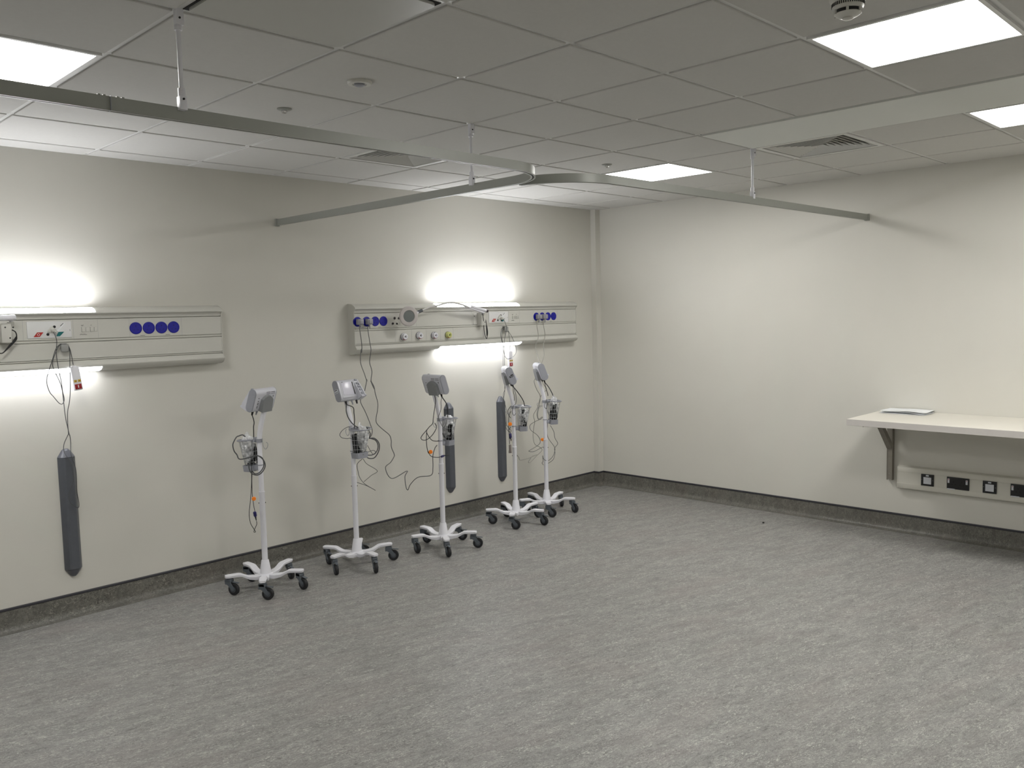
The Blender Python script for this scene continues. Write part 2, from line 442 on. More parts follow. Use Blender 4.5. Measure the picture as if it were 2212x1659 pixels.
# cable centre lines, world metres
PATHS = {
 'call_left': [[(-0.268,2.503,1.674),(-0.264,2.488,1.653),(-0.258,2.488,1.619),(-0.263,2.493,1.563),(-0.262,2.488,1.501),(-0.258,2.488,1.463),(-0.241,2.513,1.388),(-0.232,2.533,1.33),(-0.22,2.553,1.19),(-0.211,2.558,1.126),(-0.201,2.563,1.073),(-0.2,2.563,1.076),(-0.198,2.563,1.034),(-0.208,2.538,0.964),(-0.191,2.538,0.894),(-0.187,2.538,0.841),(-0.19,2.538,0.752),(-0.182,2.543,0.671),(-0.19,2.543,0.65),(-0.219,2.538,0.673),(-0.234,2.538,0.707),(-0.228,2.538,0.759),(-0.206,2.538,0.807),(-0.204,2.538,0.854),(-0.209,2.538,0.907),(-0.23,2.538,0.954),(-0.24,2.553,0.988),(-0.234,2.563,1.028),(-0.21,2.563,1.077),(-0.208,2.558,1.087),(-0.21,2.553,1.151),(-0.209,2.543,1.215),(-0.198,2.533,1.277),(-0.196,2.513,1.353),(-0.196,2.493,1.491),(-0.191,2.498,1.565),(-0.2,2.508,1.599)],
   [(-0.196,2.508,1.6),(-0.235,2.508,1.602),(-0.264,2.498,1.574),(-0.287,2.493,1.513),(-0.306,2.493,1.462),(-0.317,2.503,1.418),(-0.316,2.513,1.383),(-0.302,2.523,1.336),(-0.283,2.528,1.309),(-0.256,2.533,1.271),(-0.238,2.533,1.262),(-0.226,2.533,1.286),(-0.233,2.528,1.331),(-0.247,2.518,1.388),(-0.282,2.498,1.471),(-0.283,2.493,1.514),(-0.257,2.498,1.574),(-0.237,2.508,1.601)],
   [(-0.238,2.505,1.6),(-0.204,2.505,1.602),(-0.191,2.498,1.581),(-0.184,2.493,1.535),(-0.179,2.493,1.484)]],
 'call_right': [[(3.283,2.508,1.671),(3.287,2.493,1.659),(3.303,2.493,1.631),(3.316,2.493,1.591),(3.306,2.493,1.548),(3.287,2.493,1.497),(3.283,2.493,1.466),(3.295,2.503,1.429),(3.312,2.523,1.349),(3.329,2.543,1.267),(3.328,2.543,1.257),(3.336,2.548,1.169),(3.34,2.553,1.069),(3.317,2.553,1.018),(3.32,2.553,0.965),(3.349,2.553,0.873),(3.35,2.553,0.779),(3.336,2.553,0.721),(3.38,2.553,0.675),(3.397,2.553,0.69),(3.341,2.553,0.75),(3.331,2.553,0.828),(3.292,2.553,0.891),(3.316,2.553,0.971),(3.335,2.553,1.051),(3.322,2.548,1.17),(3.316,2.543,1.258),(3.312,2.543,1.268),(3.295,2.523,1.349),(3.284,2.503,1.438),(3.259,2.493,1.486),(3.263,2.498,1.549),(3.286,2.505,1.592)],
   [(3.322,2.508,1.595),(3.289,2.508,1.596),(3.261,2.503,1.573),(3.244,2.493,1.53),(3.253,2.493,1.486),(3.269,2.493,1.45),(3.275,2.493,1.399),(3.282,2.493,1.359),(3.297,2.483,1.33),(3.317,2.473,1.325),(3.379,2.483,1.342),(3.421,2.493,1.368),(3.428,2.493,1.403),(3.41,2.493,1.456),(3.378,2.493,1.513),(3.345,2.493,1.554),(3.328,2.505,1.591)],
   [(3.304,2.507,1.595),(3.334,2.503,1.587),(3.339,2.493,1.547),(3.347,2.493,1.499),(3.353,2.493,1.455),(3.352,2.493,1.389)]],
 'lead_a': [[(1.789,2.488,1.64),(1.793,2.488,1.613),(1.801,2.488,1.549),(1.801,2.483,1.496),(1.796,2.483,1.453),(1.794,2.483,1.479),(1.77,2.463,1.386),(1.779,2.433,1.301),(1.783,2.413,1.249),(1.748,2.363,1.263),(1.722,2.343,1.22),(1.682,2.313,1.171),(1.63,2.273,1.144),(1.611,2.253,1.116),(1.625,2.233,1.064),(1.635,2.223,1.03),(1.641,2.203,0.985),(1.631,2.173,0.959),(1.628,2.153,0.927),(1.621,2.153,0.894),(1.607,2.163,0.873)]],
 'lead_b': [[(1.863,2.488,1.637),(1.865,2.488,1.611),(1.876,2.488,1.532),(1.881,2.483,1.476),(1.876,2.483,1.44),(1.872,2.493,1.379),(1.897,2.503,1.308),(1.893,2.513,1.237),(1.927,2.523,1.173),(1.904,2.533,1.237),(1.939,2.543,1.19),(1.956,2.553,1.136),(1.975,2.553,1.066),(1.972,2.553,1.013),(1.954,2.553,0.942),(1.962,2.553,0.905),(2.01,2.553,0.859),(2.065,2.543,0.808),(2.074,2.533,0.767),(2.066,2.523,0.715),(2.084,2.513,0.656),(2.068,2.503,0.635),(2.03,2.493,0.604),(1.973,2.483,0.571),(2.014,2.463,0.486),(2.146,2.443,0.527),(2.117,2.433,0.489),(2.108,2.413,0.413),(2.11,2.393,0.392),(2.113,2.363,0.438),(2.149,2.313,0.493),(2.21,2.233,0.508),(2.198,2.193,0.573),(2.168,2.153,0.669),(2.156,2.113,0.733),(2.144,2.073,0.762)]],
 'lead_c': [[(3.699,2.488,1.645),(3.694,2.488,1.596),(3.707,2.488,1.526),(3.697,2.483,1.481),(3.658,2.473,1.434),(3.647,2.463,1.393),(3.63,2.423,1.321),(3.613,2.383,1.279),(3.583,2.343,1.245),(3.537,2.313,1.221),(3.48,2.293,1.168),(3.43,2.283,1.146),(3.427,2.283,1.114),(3.457,2.283,1.054),(3.497,2.283,0.993),(3.478,2.283,0.901),(3.459,2.283,0.845),(3.47,2.283,0.803),(3.507,2.273,0.817)]],
 'lead_d': [[(3.78,2.488,1.644),(3.782,2.488,1.594),(3.797,2.488,1.523),(3.782,2.483,1.47),(3.757,2.473,1.425),(3.719,2.433,1.337),(3.644,2.393,1.276),(3.575,2.343,1.253),(3.555,2.323,1.185),(3.557,2.303,1.103),(3.577,2.283,1.05),(3.517,2.293,0.996),(3.493,2.313,0.898),(3.461,2.333,0.835),(3.483,2.343,0.774),(3.478,2.353,0.709),(3.469,2.353,0.639),(3.48,2.343,0.574),(3.516,2.313,0.543),(3.504,2.283,0.523),(3.407,2.253,0.493),(3.301,2.233,0.452),(3.281,2.233,0.46),(3.327,2.233,0.5),(3.386,2.233,0.506),(3.257,2.213,0.495),(3.139,2.193,0.499),(3.11,2.183,0.53),(3.071,2.173,0.55)]],
 'c0_hose': [[(0.654,2.113,1.002),(0.637,2.113,1.015),(0.615,2.113,1.012),(0.596,2.113,1.006),(0.576,2.113,0.978),(0.57,2.113,0.957),(0.577,2.113,0.923),(0.593,2.113,0.899),(0.595,2.083,0.874),(0.658,2.083,0.876),(0.706,2.083,0.883),(0.749,2.083,0.85),(0.761,2.083,0.807),(0.735,2.083,0.77),(0.7,2.083,0.76),(0.664,2.083,0.781),(0.652,2.083,0.823),(0.668,2.083,0.861),(0.706,2.083,0.879),(0.744,2.083,0.86),(0.752,2.083,0.813),(0.725,2.083,0.776),(0.691,2.083,0.77),(0.668,2.083,0.794)]],
 'c0_lead': [[(0.732,2.113,1.142),(0.726,2.113,1.118),(0.717,2.113,1.086),(0.712,2.113,1.056),(0.711,2.113,1.025),(0.71,2.113,0.992)]],
 'c0_sensor': [[(0.685,2.113,0.869),(0.683,2.113,0.761),(0.673,2.113,0.644),(0.655,2.113,0.529),(0.659,2.113,0.465),(0.681,2.113,0.419),(0.691,2.113,0.401),(0.68,2.113,0.401),(0.685,2.113,0.418),(0.701,2.113,0.447),(0.7,2.113,0.466)],
   [(0.686,2.108,0.788),(0.68,2.108,0.726),(0.679,2.108,0.635),(0.684,2.108,0.57),(0.69,2.108,0.534)]],
 'c0_tag': [[(0.685,2.103,0.612)]],
 'c0_con': [[(0.69,2.108,0.514)]],
 'c1_hose': [[(1.37,2.093,1.133),(1.38,2.093,1.09),(1.393,2.093,1.045),(1.423,2.093,1.002),(1.46,2.093,0.973),(1.495,2.093,0.962),(1.538,2.093,0.96),(1.596,2.133,0.91),(1.59,2.133,0.879),(1.63,2.133,0.871),(1.661,2.133,0.842),(1.67,2.133,0.807),(1.657,2.133,0.768),(1.624,2.133,0.735),(1.583,2.133,0.735),(1.555,2.133,0.752),(1.558,2.133,0.761),(1.602,2.133,0.757),(1.634,2.133,0.767),(1.654,2.133,0.791),(1.657,2.133,0.824),(1.638,2.133,0.856),(1.603,2.133,0.872),(1.585,2.133,0.876)]],
 'c1_lead': [[(1.421,2.093,1.147),(1.435,2.093,1.109),(1.441,2.093,1.069),(1.444,2.093,1.029),(1.44,2.093,0.993),(1.438,2.093,0.965)]],
 'c1_sensor': [[(1.44,2.113,0.981),(1.397,2.113,0.977),(1.358,2.113,0.961),(1.335,2.113,0.935),(1.348,2.113,0.912),(1.389,2.113,0.9),(1.419,2.113,0.898),(1.444,2.113,0.875),(1.461,2.113,0.836),(1.468,2.113,0.799),(1.465,2.113,0.781)],
   [(1.565,2.193,0.729),(1.521,2.193,0.699),(1.524,2.193,0.643),(1.54,2.193,0.594),(1.581,2.193,0.546),(1.665,2.193,0.489),(1.592,2.193,0.534),(1.503,2.193,0.574)],
   [(1.571,2.193,0.728),(1.6,2.193,0.688),(1.687,2.193,0.626),(1.633,2.193,0.6),(1.569,2.193,0.566)],
   [(1.584,2.153,0.824),(1.609,2.153,0.78),(1.63,2.153,0.755),(1.651,2.153,0.763),(1.632,2.153,0.784),(1.577,2.153,0.777)]],
 'c2_hose': [[(2.151,1.993,1.126),(2.175,1.993,1.077),(2.186,1.993,1.037),(2.188,1.993,0.998),(2.187,1.993,0.969)]],
 'c2_lead': [[(2.099,1.973,1.135),(2.11,1.973,1.092),(2.111,1.973,1.054),(2.1,1.973,1.016),(2.083,1.973,0.987),(2.097,1.973,0.947),(2.125,1.973,0.905),(2.151,1.973,0.926),(2.163,1.973,0.963)]],
 'c2_sensor': [[(2.086,2.013,1.138),(2.094,2.013,1.099),(2.085,2.013,1.054),(2.076,2.013,1.016),(2.066,2.013,0.967),(2.058,2.013,0.935),(2.03,2.013,0.917),(1.999,2.013,0.893),(1.951,2.013,0.853),(1.957,2.013,0.831),(1.996,2.013,0.825),(2.047,2.013,0.849),(2.083,2.013,0.884),(2.094,2.013,0.91),(2.08,2.013,0.938)],
   [(2.021,2.003,0.919),(1.993,2.003,0.891),(2.004,2.003,0.859),(2.037,2.003,0.82),(2.071,2.003,0.808),(2.106,2.003,0.804)],
   [(2.001,2.013,0.889),(1.996,2.013,0.825),(1.999,2.013,0.774),(2.012,2.013,0.726),(2.006,2.013,0.743),(2.034,2.013,0.702),(2.094,2.013,0.684),(2.137,2.013,0.686),(2.206,2.013,0.688)]],
 'c2_tag': [[(2.024,2.003,0.735)]],
 'c2_con': [[(2.14,2.008,0.687)]],
 'c3_hose': [[(3.038,2.143,1.119),(3.075,2.143,1.075),(3.113,2.143,1.033),(3.143,2.143,0.992),(3.154,2.143,0.952),(3.165,2.143,0.906)]],
 'c3_lead': [[(2.997,2.133,1.126),(3.018,2.133,1.08),(3.029,2.133,1.041),(3.026,2.133,1.009)],
   [(3.003,2.113,1.123),(3.028,2.113,1.042),(3.022,2.113,0.988),(2.994,2.113,0.969),(2.977,2.113,0.922),(2.996,2.113,0.892),(3.019,2.113,0.906)]],
 'c3_sensor': [[(2.994,2.143,0.967),(2.958,2.143,0.932),(2.968,2.143,0.893),(2.99,2.143,0.869)],
   [(2.997,2.148,0.923),(2.973,2.148,0.881),(2.968,2.148,0.784),(2.971,2.148,0.717),(2.973,2.148,0.657)],
   [(2.993,2.148,0.797),(2.969,2.148,0.767),(2.991,2.148,0.742),(2.971,2.148,0.717),(2.997,2.148,0.687)]],
 'c3_tag': [[(2.97,2.133,0.823)]],
 'c3_con': [[(2.977,2.138,0.728)]],
 'c3_clip': [[(2.974,2.143,0.627)]],
 'c4_hose': [[(3.504,2.223,1.119),(3.537,2.223,1.079),(3.575,2.223,1.03),(3.599,2.223,0.987),(3.599,2.223,0.958)]],
 'c4_lead': [[(3.46,2.213,1.123),(3.492,2.213,1.077),(3.516,2.213,1.018),(3.517,2.213,1)]],
 'c4_sensor': [[(3.508,2.213,0.763),(3.498,2.213,0.695),(3.513,2.213,0.634),(3.588,2.213,0.549),(3.591,2.213,0.507),(3.56,2.213,0.464),(3.498,2.213,0.438),(3.448,2.213,0.462),(3.436,2.213,0.493),(3.439,2.213,0.446),(3.426,2.213,0.43),(3.442,2.213,0.411)],
   [(3.564,2.233,0.738),(3.606,2.233,0.68),(3.621,2.233,0.619),(3.655,2.233,0.568),(3.614,2.233,0.532),(3.617,2.233,0.484),(3.59,2.233,0.434),(3.528,2.233,0.411)],
   [(3.488,2.253,0.914),(3.446,2.253,0.912),(3.42,2.253,0.857),(3.43,2.253,0.809),(3.459,2.253,0.8),(3.489,2.253,0.815)],
   [(3.476,2.193,0.976),(3.449,2.193,0.921),(3.473,2.193,0.896),(3.491,2.193,0.929),(3.492,2.193,0.963),(3.482,2.193,0.889),(3.514,2.193,0.834),(3.57,2.193,0.822),(3.543,2.193,0.784),(3.54,2.193,0.767)],
   [(3.494,2.273,0.801),(3.404,2.273,0.782),(3.349,2.273,0.759),(3.36,2.273,0.717),(3.442,2.273,0.661),(3.475,2.273,0.605),(3.44,2.273,0.574),(3.355,2.273,0.55),(3.329,2.273,0.539),(3.388,2.273,0.528),(3.473,2.273,0.546),(3.507,2.273,0.553)]],
 'c4_tag': [[(3.47,2.243,0.625)]],
 'arm': [[(2.3,2.413,1.748),(2.352,2.413,1.765),(2.403,2.413,1.779),(2.472,2.413,1.789),(2.524,2.413,1.8),(2.576,2.413,1.809),(2.632,2.413,1.812),(2.689,2.413,1.805),(2.753,2.413,1.791),(2.815,2.418,1.773)]],
 'armjoint': [[(2.835,2.423,1.781),(3.029,2.443,1.743)],
   [(2.765,2.418,1.784),(3.002,2.443,1.727)]],
 'lampcable': [[(2.983,2.443,1.73),(3.001,2.453,1.708),(3.026,2.473,1.669),(3.036,2.483,1.627),(3.045,2.488,1.579),(3.061,2.493,1.533),(3.075,2.493,1.508),(3.082,2.493,1.527),(3.084,2.493,1.566),(3.078,2.493,1.626),(3.073,2.493,1.657),(3.066,2.493,1.671)]],
 'magnifier': [[(2.189,2.413,1.713)],
   [(2.113,2.413,1.714),(2.272,2.413,1.711),(2.192,2.413,1.776),(2.186,2.413,1.644)]],
 'lampcable_left': [[(-0.482,2.473,1.692),(-0.466,2.473,1.68),(-0.46,2.478,1.657),(-0.468,2.488,1.634),(-0.522,2.488,1.575),(-0.543,2.488,1.567),(-0.567,2.483,1.574),(-0.586,2.483,1.596)]],
}

def sweep(bm, path, prof, mi=0, caps=True):
    """path: list of (x,y); prof: closed list of (n,z), n measured to the left of travel; mitred"""
    n = len(path)
    P = [Vector(p) for p in path]
    rings = []
    for i in range(n):
        d0 = (P[i]-P[i-1]).normalized() if i > 0 else None
        d1 = (P[i+1]-P[i]).normalized() if i < n-1 else None
        if d0 is None: d0 = d1
        if d1 is None: d1 = d0
        n0 = Vector((-d0.y, d0.x)); n1 = Vector((-d1.y, d1.x))
        m = (n0+n1)
        m = m/max(.2, (1+n0.dot(n1)))
        rings.append([bm.verts.new((P[i].x+m.x*a, P[i].y+m.y*a, z)) for a, z in prof])
    k = len(prof)
    for i in range(n-1):
        for j in range(k):
            f = bm.faces.new((rings[i][j], rings[i][(j+1) % k], rings[i+1][(j+1) % k], rings[i+1][j]))
            f.material_index = mi
    if caps:
        bm.faces.new(rings[0]).material_index = mi
        bm.faces.new(rings[-1][::-1]).material_index = mi

# ================================================================== ROOM
T = .12
bm = NB(); box(bm, X0-T, XB+T, Y0-T, YA+T, -.12, 0)
tag(obj('floor', bm, FLOOR, smooth=0), 'grey marbled sheet vinyl floor with pale and dark streaks', 'floor', kind='structure')
bm = NB(); box(bm, X0-T, XB+T, YA, YA+T, 0, HC+.2)
tag(obj('wall_left', bm, WALL, smooth=0), 'off-white wall carrying both bedhead units', 'wall', kind='structure')
bm = NB(); box(bm, XB, XB+T, Y0-T, YA, 0, HC+.2)
tag(obj('wall_right', bm, WALL, smooth=0), 'off-white wall with the wall-mounted desk shelf', 'wall', kind='structure')
bm = NB(); box(bm, X0-T, X0, Y0-T, YA, 0, HC+.2)
tag(obj('wall_back', bm, WALL, smooth=0), 'plain off-white wall behind the camera on the left', 'wall', kind='structure')
bm = NB(); box(bm, X0, XB, Y0-T, Y0, 0, HC+.2)
tag(obj('wall_front', bm, WALL, smooth=0), 'plain off-white wall behind the camera', 'wall', kind='structure')
CX, CY = 4.617, 2.553
bm = NB(); box(bm, CX, XB, CY, YA, 0, HC, bev=.0)
tag(obj('trim_1', bm, WALL, smooth=0), 'slim boxed pipe casing painted like the wall in the far corner', 'pipe casing', kind='structure')

sk = [(0, 0), (0, .132), (.005, .132), (.005, .045), (.007, .03), (.013, .016), (.024, .007), (.04, .002), (.05, .0008), (.05, 0)]
cp = [(0, .1225), (0, .1365), (.0075, .1355), (.0085, .133), (.0085, .1245), (.0075, .1225)]
pathA = [(X0, YA), (CX, YA), (CX, CY), (XB, CY)]
pathB = [(XB, CY), (XB, Y0)]
def inward(prof):      # interior lies to the right of travel along the two walls
    return [(-a, z) for a, z in prof]
for nm, pth, lab in (('baseboard_left', pathA, 'grey marbled coved skirting along the wall with the bedhead units'),
                     ('baseboard_right', pathB, 'grey marbled coved skirting along the wall with the desk shelf')):
    bm = NB(); sweep(bm, pth, inward(sk))
    o = tag(obj(nm, bm, SKIRT, smooth=50), lab, 'skirting', kind='structure')
    bm = NB(); sweep(bm, pth, inward(cp))
    tag(obj('cap_strip', bm, CAPST, o, smooth=50), 'dark cap strip along the top of the skirting')

# ------------------------------------------------------------------ ceiling
G = .6
LIGHTS = [(1.2, -1.8), (3.0, -1.8), (3.0, .6), (-1.2, .6), (3.0, -4.2), (-1.2, -4.2), (-3.0, -4.2)]  # the far row behind the camera is unseen, added to balance wall brightness
VENTS = [(3.0, -.6), (1.2, 1.2)]
HATCH = (-.6, -.6)
def key(x, y): return (round(x/G), round(y/G))
skip = {key(*p) for p in LIGHTS+VENTS+[HATCH]}
bm = NB()
box(bm, X0, XB, Y0, YA, HC+.03, HC+.15, mi=0)
g2 = .0115
for i in range(-8, 9):
    for j in range(-10, 6):
        x0, x1 = max(i*G, X0), min((i+1)*G, XB)
        y0, y1 = max(j*G, Y0), min((j+1)*G, YA)
        if x1-x0 < .05 or y1-y0 < .05 or (i, j) in skip: continue
        if i == 4 and j < 0: continue
        gx0 = g2 if x0 == i*G else .012; gx1 = g2 if x1 == (i+1)*G else .012
        gy0 = g2 if y0 == j*G else .012; gy1 = g2 if y1 == (j+1)*G else .012
        box(bm, x0+gx0, x1-gx1, y0+gy0, y1-gy1, HC-.007, HC+.03, bev=.0022, seg=1)
ceil = tag(obj('ceiling', bm, CEIL, smooth=0), 'suspended ceiling of square white tiles', 'ceiling', kind='structure')
bm = NB()
for i in range(-7, 9):
    x = i*G
    if X0 < x < XB: box(bm, x-.012, x+.012, Y0, YA, HC, HC+.01)
for j in range(-9, 5):
    y = j*G
    if Y0 < y < YA: box(bm, X0, XB, y-.012, y+.012, HC-.0004, HC+.01)
box(bm, X0, XB, YA-.018, YA, HC-.003, HC+.002)
box(bm, XB-.018, XB, Y0, YA-.018, HC-.003, HC+.002)
obj('ceiling_grid', bm, GRID, ceil, smooth=0)

# plain plasterboard band, one tile wide, ending at the vent corner
bm = NB(); box(bm, 2.412, 2.984, Y0, -.014, HC-.012, HC+.02, bev=.002, seg=1)
band = tag(obj('trim_2', bm, BAND, smooth=0), 'plain smooth white panel strip running across the ceiling grid past the right air vent', 'ceiling panel', kind='structure')
bm = NB(); box(bm, 2.405, 2.998, -.011, -.003, HC-.001, HC+.0, mi=0)
obj('shadow_gap', bm, GAP, band, smooth=0)

# hatch with rounded corners
def rounded_rect(cx, cy, hx, hy, r, n=6):
    out = []
    for qx, qy, a0 in ((1, 1, 0), (-1, 1, 90), (-1, -1, 180), (1, -1, 270)):
        for k in range(n+1):
            a = R(a0+90*k/n)
            out.append((cx+qx*(hx-r)+r*math.cos(a), cy+qy*(hy-r)+r*math.sin(a)))
    return out
bm = NB()
extrude_profile(bm, rounded_rect(-.3, -.3, .281, .281, .025), 'z', HC-.008, HC+.01)
extrude_profile(bm, rounded_rect(-.3, -.3, .279, .279, .024), 'z', HC-.010, HC-.008)
h = tag(obj('access_hatch', bm, SATIN, smooth=30), 'square satin ceiling access panel with dark edge gap beside the nearest rail hanger', 'ceiling panel')
bm = NB(); box(bm, -.589, -.011, -.589, -.011, HC-.002, HC+.006)
obj('recess', bm, GAP, h, smooth=0)

# ------------------------------------------------------------------ LED panels
def led(x, y, first=[None]):
    if first[0] is None:
        t = empty('ceiling_light', (x+.3, y+.3, HC))
        bm = NB()
        o, i_ = .288, .272
        for (a, b, c, d) in ((-o, o, -o, -i_), (-o, o, i_, o), (-o, -i_, -i_, i_), (i_, o, -i_, i_)):
            box(bm, a, b, c, d, -.010, .012)
        obj('frame', bm, GRID, t, smooth=0)
        bm = NB(); box(bm, -i_, i_, -i_, i_, -.006, .004)
        obj('diffuser', bm, LED, t, smooth=0)
        first[0] = t
        return t
    t = copy_tree(first[0])
    t.location = (x+.3, y+.3, HC)
    return t
LAB = ['large square LED ceiling panel at top right, nearest the smoke detector',
       'square LED ceiling panel cut by the right edge beyond the plain ceiling strip',
       'square LED ceiling panel farthest away, above the right curtain rail',
       'square LED ceiling panel at the left edge above the long curtain rail']
for k, p in enumerate(LIGHTS):
    t = led(*p)
    tag(t, LAB[k] if k < 4 else 'unseen square LED ceiling panel added behind the camera for its light', 'ceiling light', 'square LED ceiling panels')

# ------------------------------------------------------------------ air vents
def vent(x, y, lab):
    t = tag(empty('air_vent', (x+.3, y+.3, HC)), lab, 'air vent', 'square ceiling air vents')
    bm = NB()
    box(bm, -.285, .285, -.285, .285, .03, .05)
    obj('duct_opening', bm, GAP, t, smooth=0)
    bm = NB()
    def frame(o, i_, z0, z1):
        for (a, b, c, d) in ((-o, o, -o, -i_), (-o, o, i_, o), (-o, -i_, -i_, i_), (i_, o, -i_, i_)):
            box(bm, a, b, c, d, z0, z1)
    frame(.288, .255, -.008, .014)
    obj('frame', bm, VENTW, t, smooth=0)
    bm = NB()
    # louvres: concentric square cones
    for k in range(8):
        o = .251-k*.030
        i_ = o-.031
        za, zb = -.004, .026
        def ring(s, z): return [bm.verts.new((sx*s, sy*s, z)) for sx, sy in ((-1, -1), (1, -1), (1, 1), (-1, 1))]
        r0, r1 = ring(o, za), ring(i_, zb)
        r2, r3 = ring(o-.002, za-.001), ring(i_-.002, zb-.001)
        for q in range(4):
            q2 = (q+1) % 4
            bm.faces.new((r0[q], r0[q2], r1[q2], r1[q]))
            bm.faces.new((r2[q], r3[q], r3[q2], r2[q2]))
            bm.faces.new((r0[q], r2[q], r2[q2], r0[q2]))
            bm.faces.new((r1[q], r1[q2], r3[q2], r3[q]))
    obj('louvre', bm, VENTW, t, smooth=0)
    return t
vent(3.0, -.6, 'square louvred ceiling air vent with dark slots beside the plain ceiling strip')
vent(1.2, 1.2, 'square louvred ceiling air vent partly hidden behind the long curtain rail')

# ------------------------------------------------------------------ small ceiling fittings
t = tag(empty('smoke_detector', (.9, -1.5, HC-.007)), 'white domed smoke detector with dark slots beside the top right light', 'smoke detector')
def ML(z): return Matrix.Translation((0, 0, z)) @ Matrix.Scale(-1, 4, (0, 0, 1))
bm = NB(); lathe(bm, [(.056, 0), (.056, .012), (.052, .018), (.050, .022)], 40, mtx=ML(0))
obj('base', bm, OFFW, t)
bm = NB(); lathe(bm, [(.049, .020), (.048, .036), (.044, .045)], 40, mtx=ML(0))
obj('body', bm, OFFW, t)
bm = NB()
for k in range(46):
    a = 2*math.pi*k/46
    box(bm, .0475, .0497, -.0014, .0014, -.034, -.024, mtx=Matrix.Rotation(a, 4, 'Z'))
obj('vent_slot', bm, BLACK, t, smooth=0)
bm = NB(); lathe(bm, [(.040, .044), (.040, .056)], 40, mtx=ML(0))
obj('sensing_gap', bm, BLACK, t)
for k in range(6):
    a = 2*math.pi*(k+.35)/6
    bm = NB(); box(bm, .038, .045, -.004, .004, -.058, -.043, mtx=Matrix.Rotation(a, 4, 'Z'))
    obj('rib', bm, OFFW, t, smooth=0)
bm = NB(); lathe(bm, [(.041, .055), (.041, .057), (.030, .064), (.017, .067), (.017, .071), (.012, .074), (0, .075)], 40, mtx=ML(0))
obj('dome', bm, OFFW, t)

t = tag(empty('ceiling_speaker', (.304, .304, HC-.007)), 'small round white disc fitting on the tile left of centre', 'ceiling fitting')
bm = NB(); lathe(bm, [(.052, 0), (.052, .006), (.047, .012), (.030, .012), (.028, .008)], 40, mtx=ML(0))
obj('rim', bm, OFFW, t)
bm = NB(); lathe(bm, [(.022, 0), (.022, .016), (.017, .019), (0, .020)], 32, mtx=ML(0))
obj('centre_cap', bm, GREYP, t)

def sprinkler(x, y, lab):
    t = tag(empty('ceiling_sensor', (x, y, HC-.007)), lab, 'ceiling sensor', 'tiny round ceiling sensors')
    bm = NB(); lathe(bm, [(.034, 0), (.034, .003), (.026, .007), (.017, .007)], 32, mtx=ML(0))
    obj('rosette', bm, RAIL, t)
    bm = NB(); lathe(bm, [(.013, 0), (.014, .010), (.012, .018), (.006, .022), (0, .023)], 24, mtx=ML(0))
    obj('lens', bm, CHROME, t)
sprinkler(.306, .908, 'tiny round silver ceiling sensor just above the long curtain rail at left')
sprinkler(2.72, .908, 'tiny round silver ceiling sensor beside the farthest light panel')

# ------------------------------------------------------------------ curtain rails
RY, RX, RZ0, RZ1 = .02, 1.235, 2.355, 2.398
hw = .009
rprof = [(-hw, RZ0+.004), (-hw-.003, RZ0+.004), (-hw-.003, RZ0), (-.0035, RZ0), (-.0035, RZ0+.018), (.0035, RZ0+.018), (.0035, RZ0), (hw+.003, RZ0), (hw+.003, RZ0+.004), (hw, RZ0+.004), (hw, RZ1), (-hw, RZ1)]
def arc(cx, cy, r, a0, a1, n=16):
    return [(cx+r*math.cos(R(a0+(a1-a0)*k/n)), cy+r*math.sin(R(a0+(a1-a0)*k/n))) for k in range(n+1)]
RR = .31
p1 = [(X0+.02, RY+.01), (RX-RR, RY)] + arc(RX-RR, RY+RR, RR, -90, 0)[1:] + [(RX-.01, YA-.004)]
p2 = [(XB-.004, -.035), (2.4, 0.0), (RX+.40, RY-.005)] + arc(RX+.40, RY+.355, .36, -90, -172)[1:]

def rod(parent, x, y, ztop, zbot, first=True):
    bm = NB()
    tube(bm, [(x, y, zbot+.06), (x, y, ztop-.05)], .0075, 12)
    r_ = obj('suspension_rod', bm, WHITE, parent)
    bm = NB(); tube(bm, [(x, y, ztop-.065), (x, y, ztop)], .0125, 14)
    box(bm, x-.013, x+.013, y-.016, y-.0, ztop-.05, ztop)
    obj('top_socket', bm, WHITE, r_)
    bm = NB(); tube(bm, [(x, y, zbot+.01), (x, y, zbot+.065)], .0115, 14)
    box(bm, x-.012, x+.012, y-.013, y+.013, zbot-.003, zbot+.04, bev=.002)
    obj('rail_clamp', bm, WHITE, r_)
    for ya_, yb_, z_ in ((-.0135, -.0175, zbot+.03), (-.014, -.0185, ztop-.03)):
        bm = NB(); tube(bm, [(x-.001, y+ya_, z_), (x-.001, y+yb_, z_)], .0035, 10)
        obj('screw', bm, BLACK, r_)

t = tag(empty('curtain_rail', (RX, RY, RZ0)), 'long white curtain rail from the left edge, curving back to the wall between bedhead units', 'curtain rail')
def W(bm, name, m, par, **k): return obj(name, bm, m, par, world=True, **k)
bm = NB(); sweep(bm, p1, rprof); W(bm, 'track', RAIL, t, smooth=35)
bm = NB(); box(bm, RX-.026, RX+.006, YA-.024, YA-.0005, RZ0-.004, RZ1+.003, bev=.002); W(bm, 'wall_bracket', RAIL, t)
for k in range(3):
    bm = NB(); tube(bm, [(RX-.012, YA-.05-.022*k, RZ0+.002), (RX-.012, YA-.05-.022*k, RZ0-.008)], .003, 8)
    W(bm, 'glider', OFFW, t)
def rodw(par, x, y, zt, zb):
    tmp = []
    before = set(bpy.data.objects)
    r_ = None
    inv = Matrix.Translation(-Vector(par.location))
    rod(par, x-par.location.x, y-par.location.y, zt-par.location.z, zb-par.location.z)
rodw(t, -.6, .005, HC, RZ1-.008)
rodw(t, RX-.015, .62, HC, RZ1-.008)
for xx in (-.855, -.84, -.80, -.785):
    bm = NB(); box(bm, xx, xx+.008, RY-.006, RY+.006, RZ1, RZ1+.003)
    W(bm, 'joint_clip', RAIL, t)
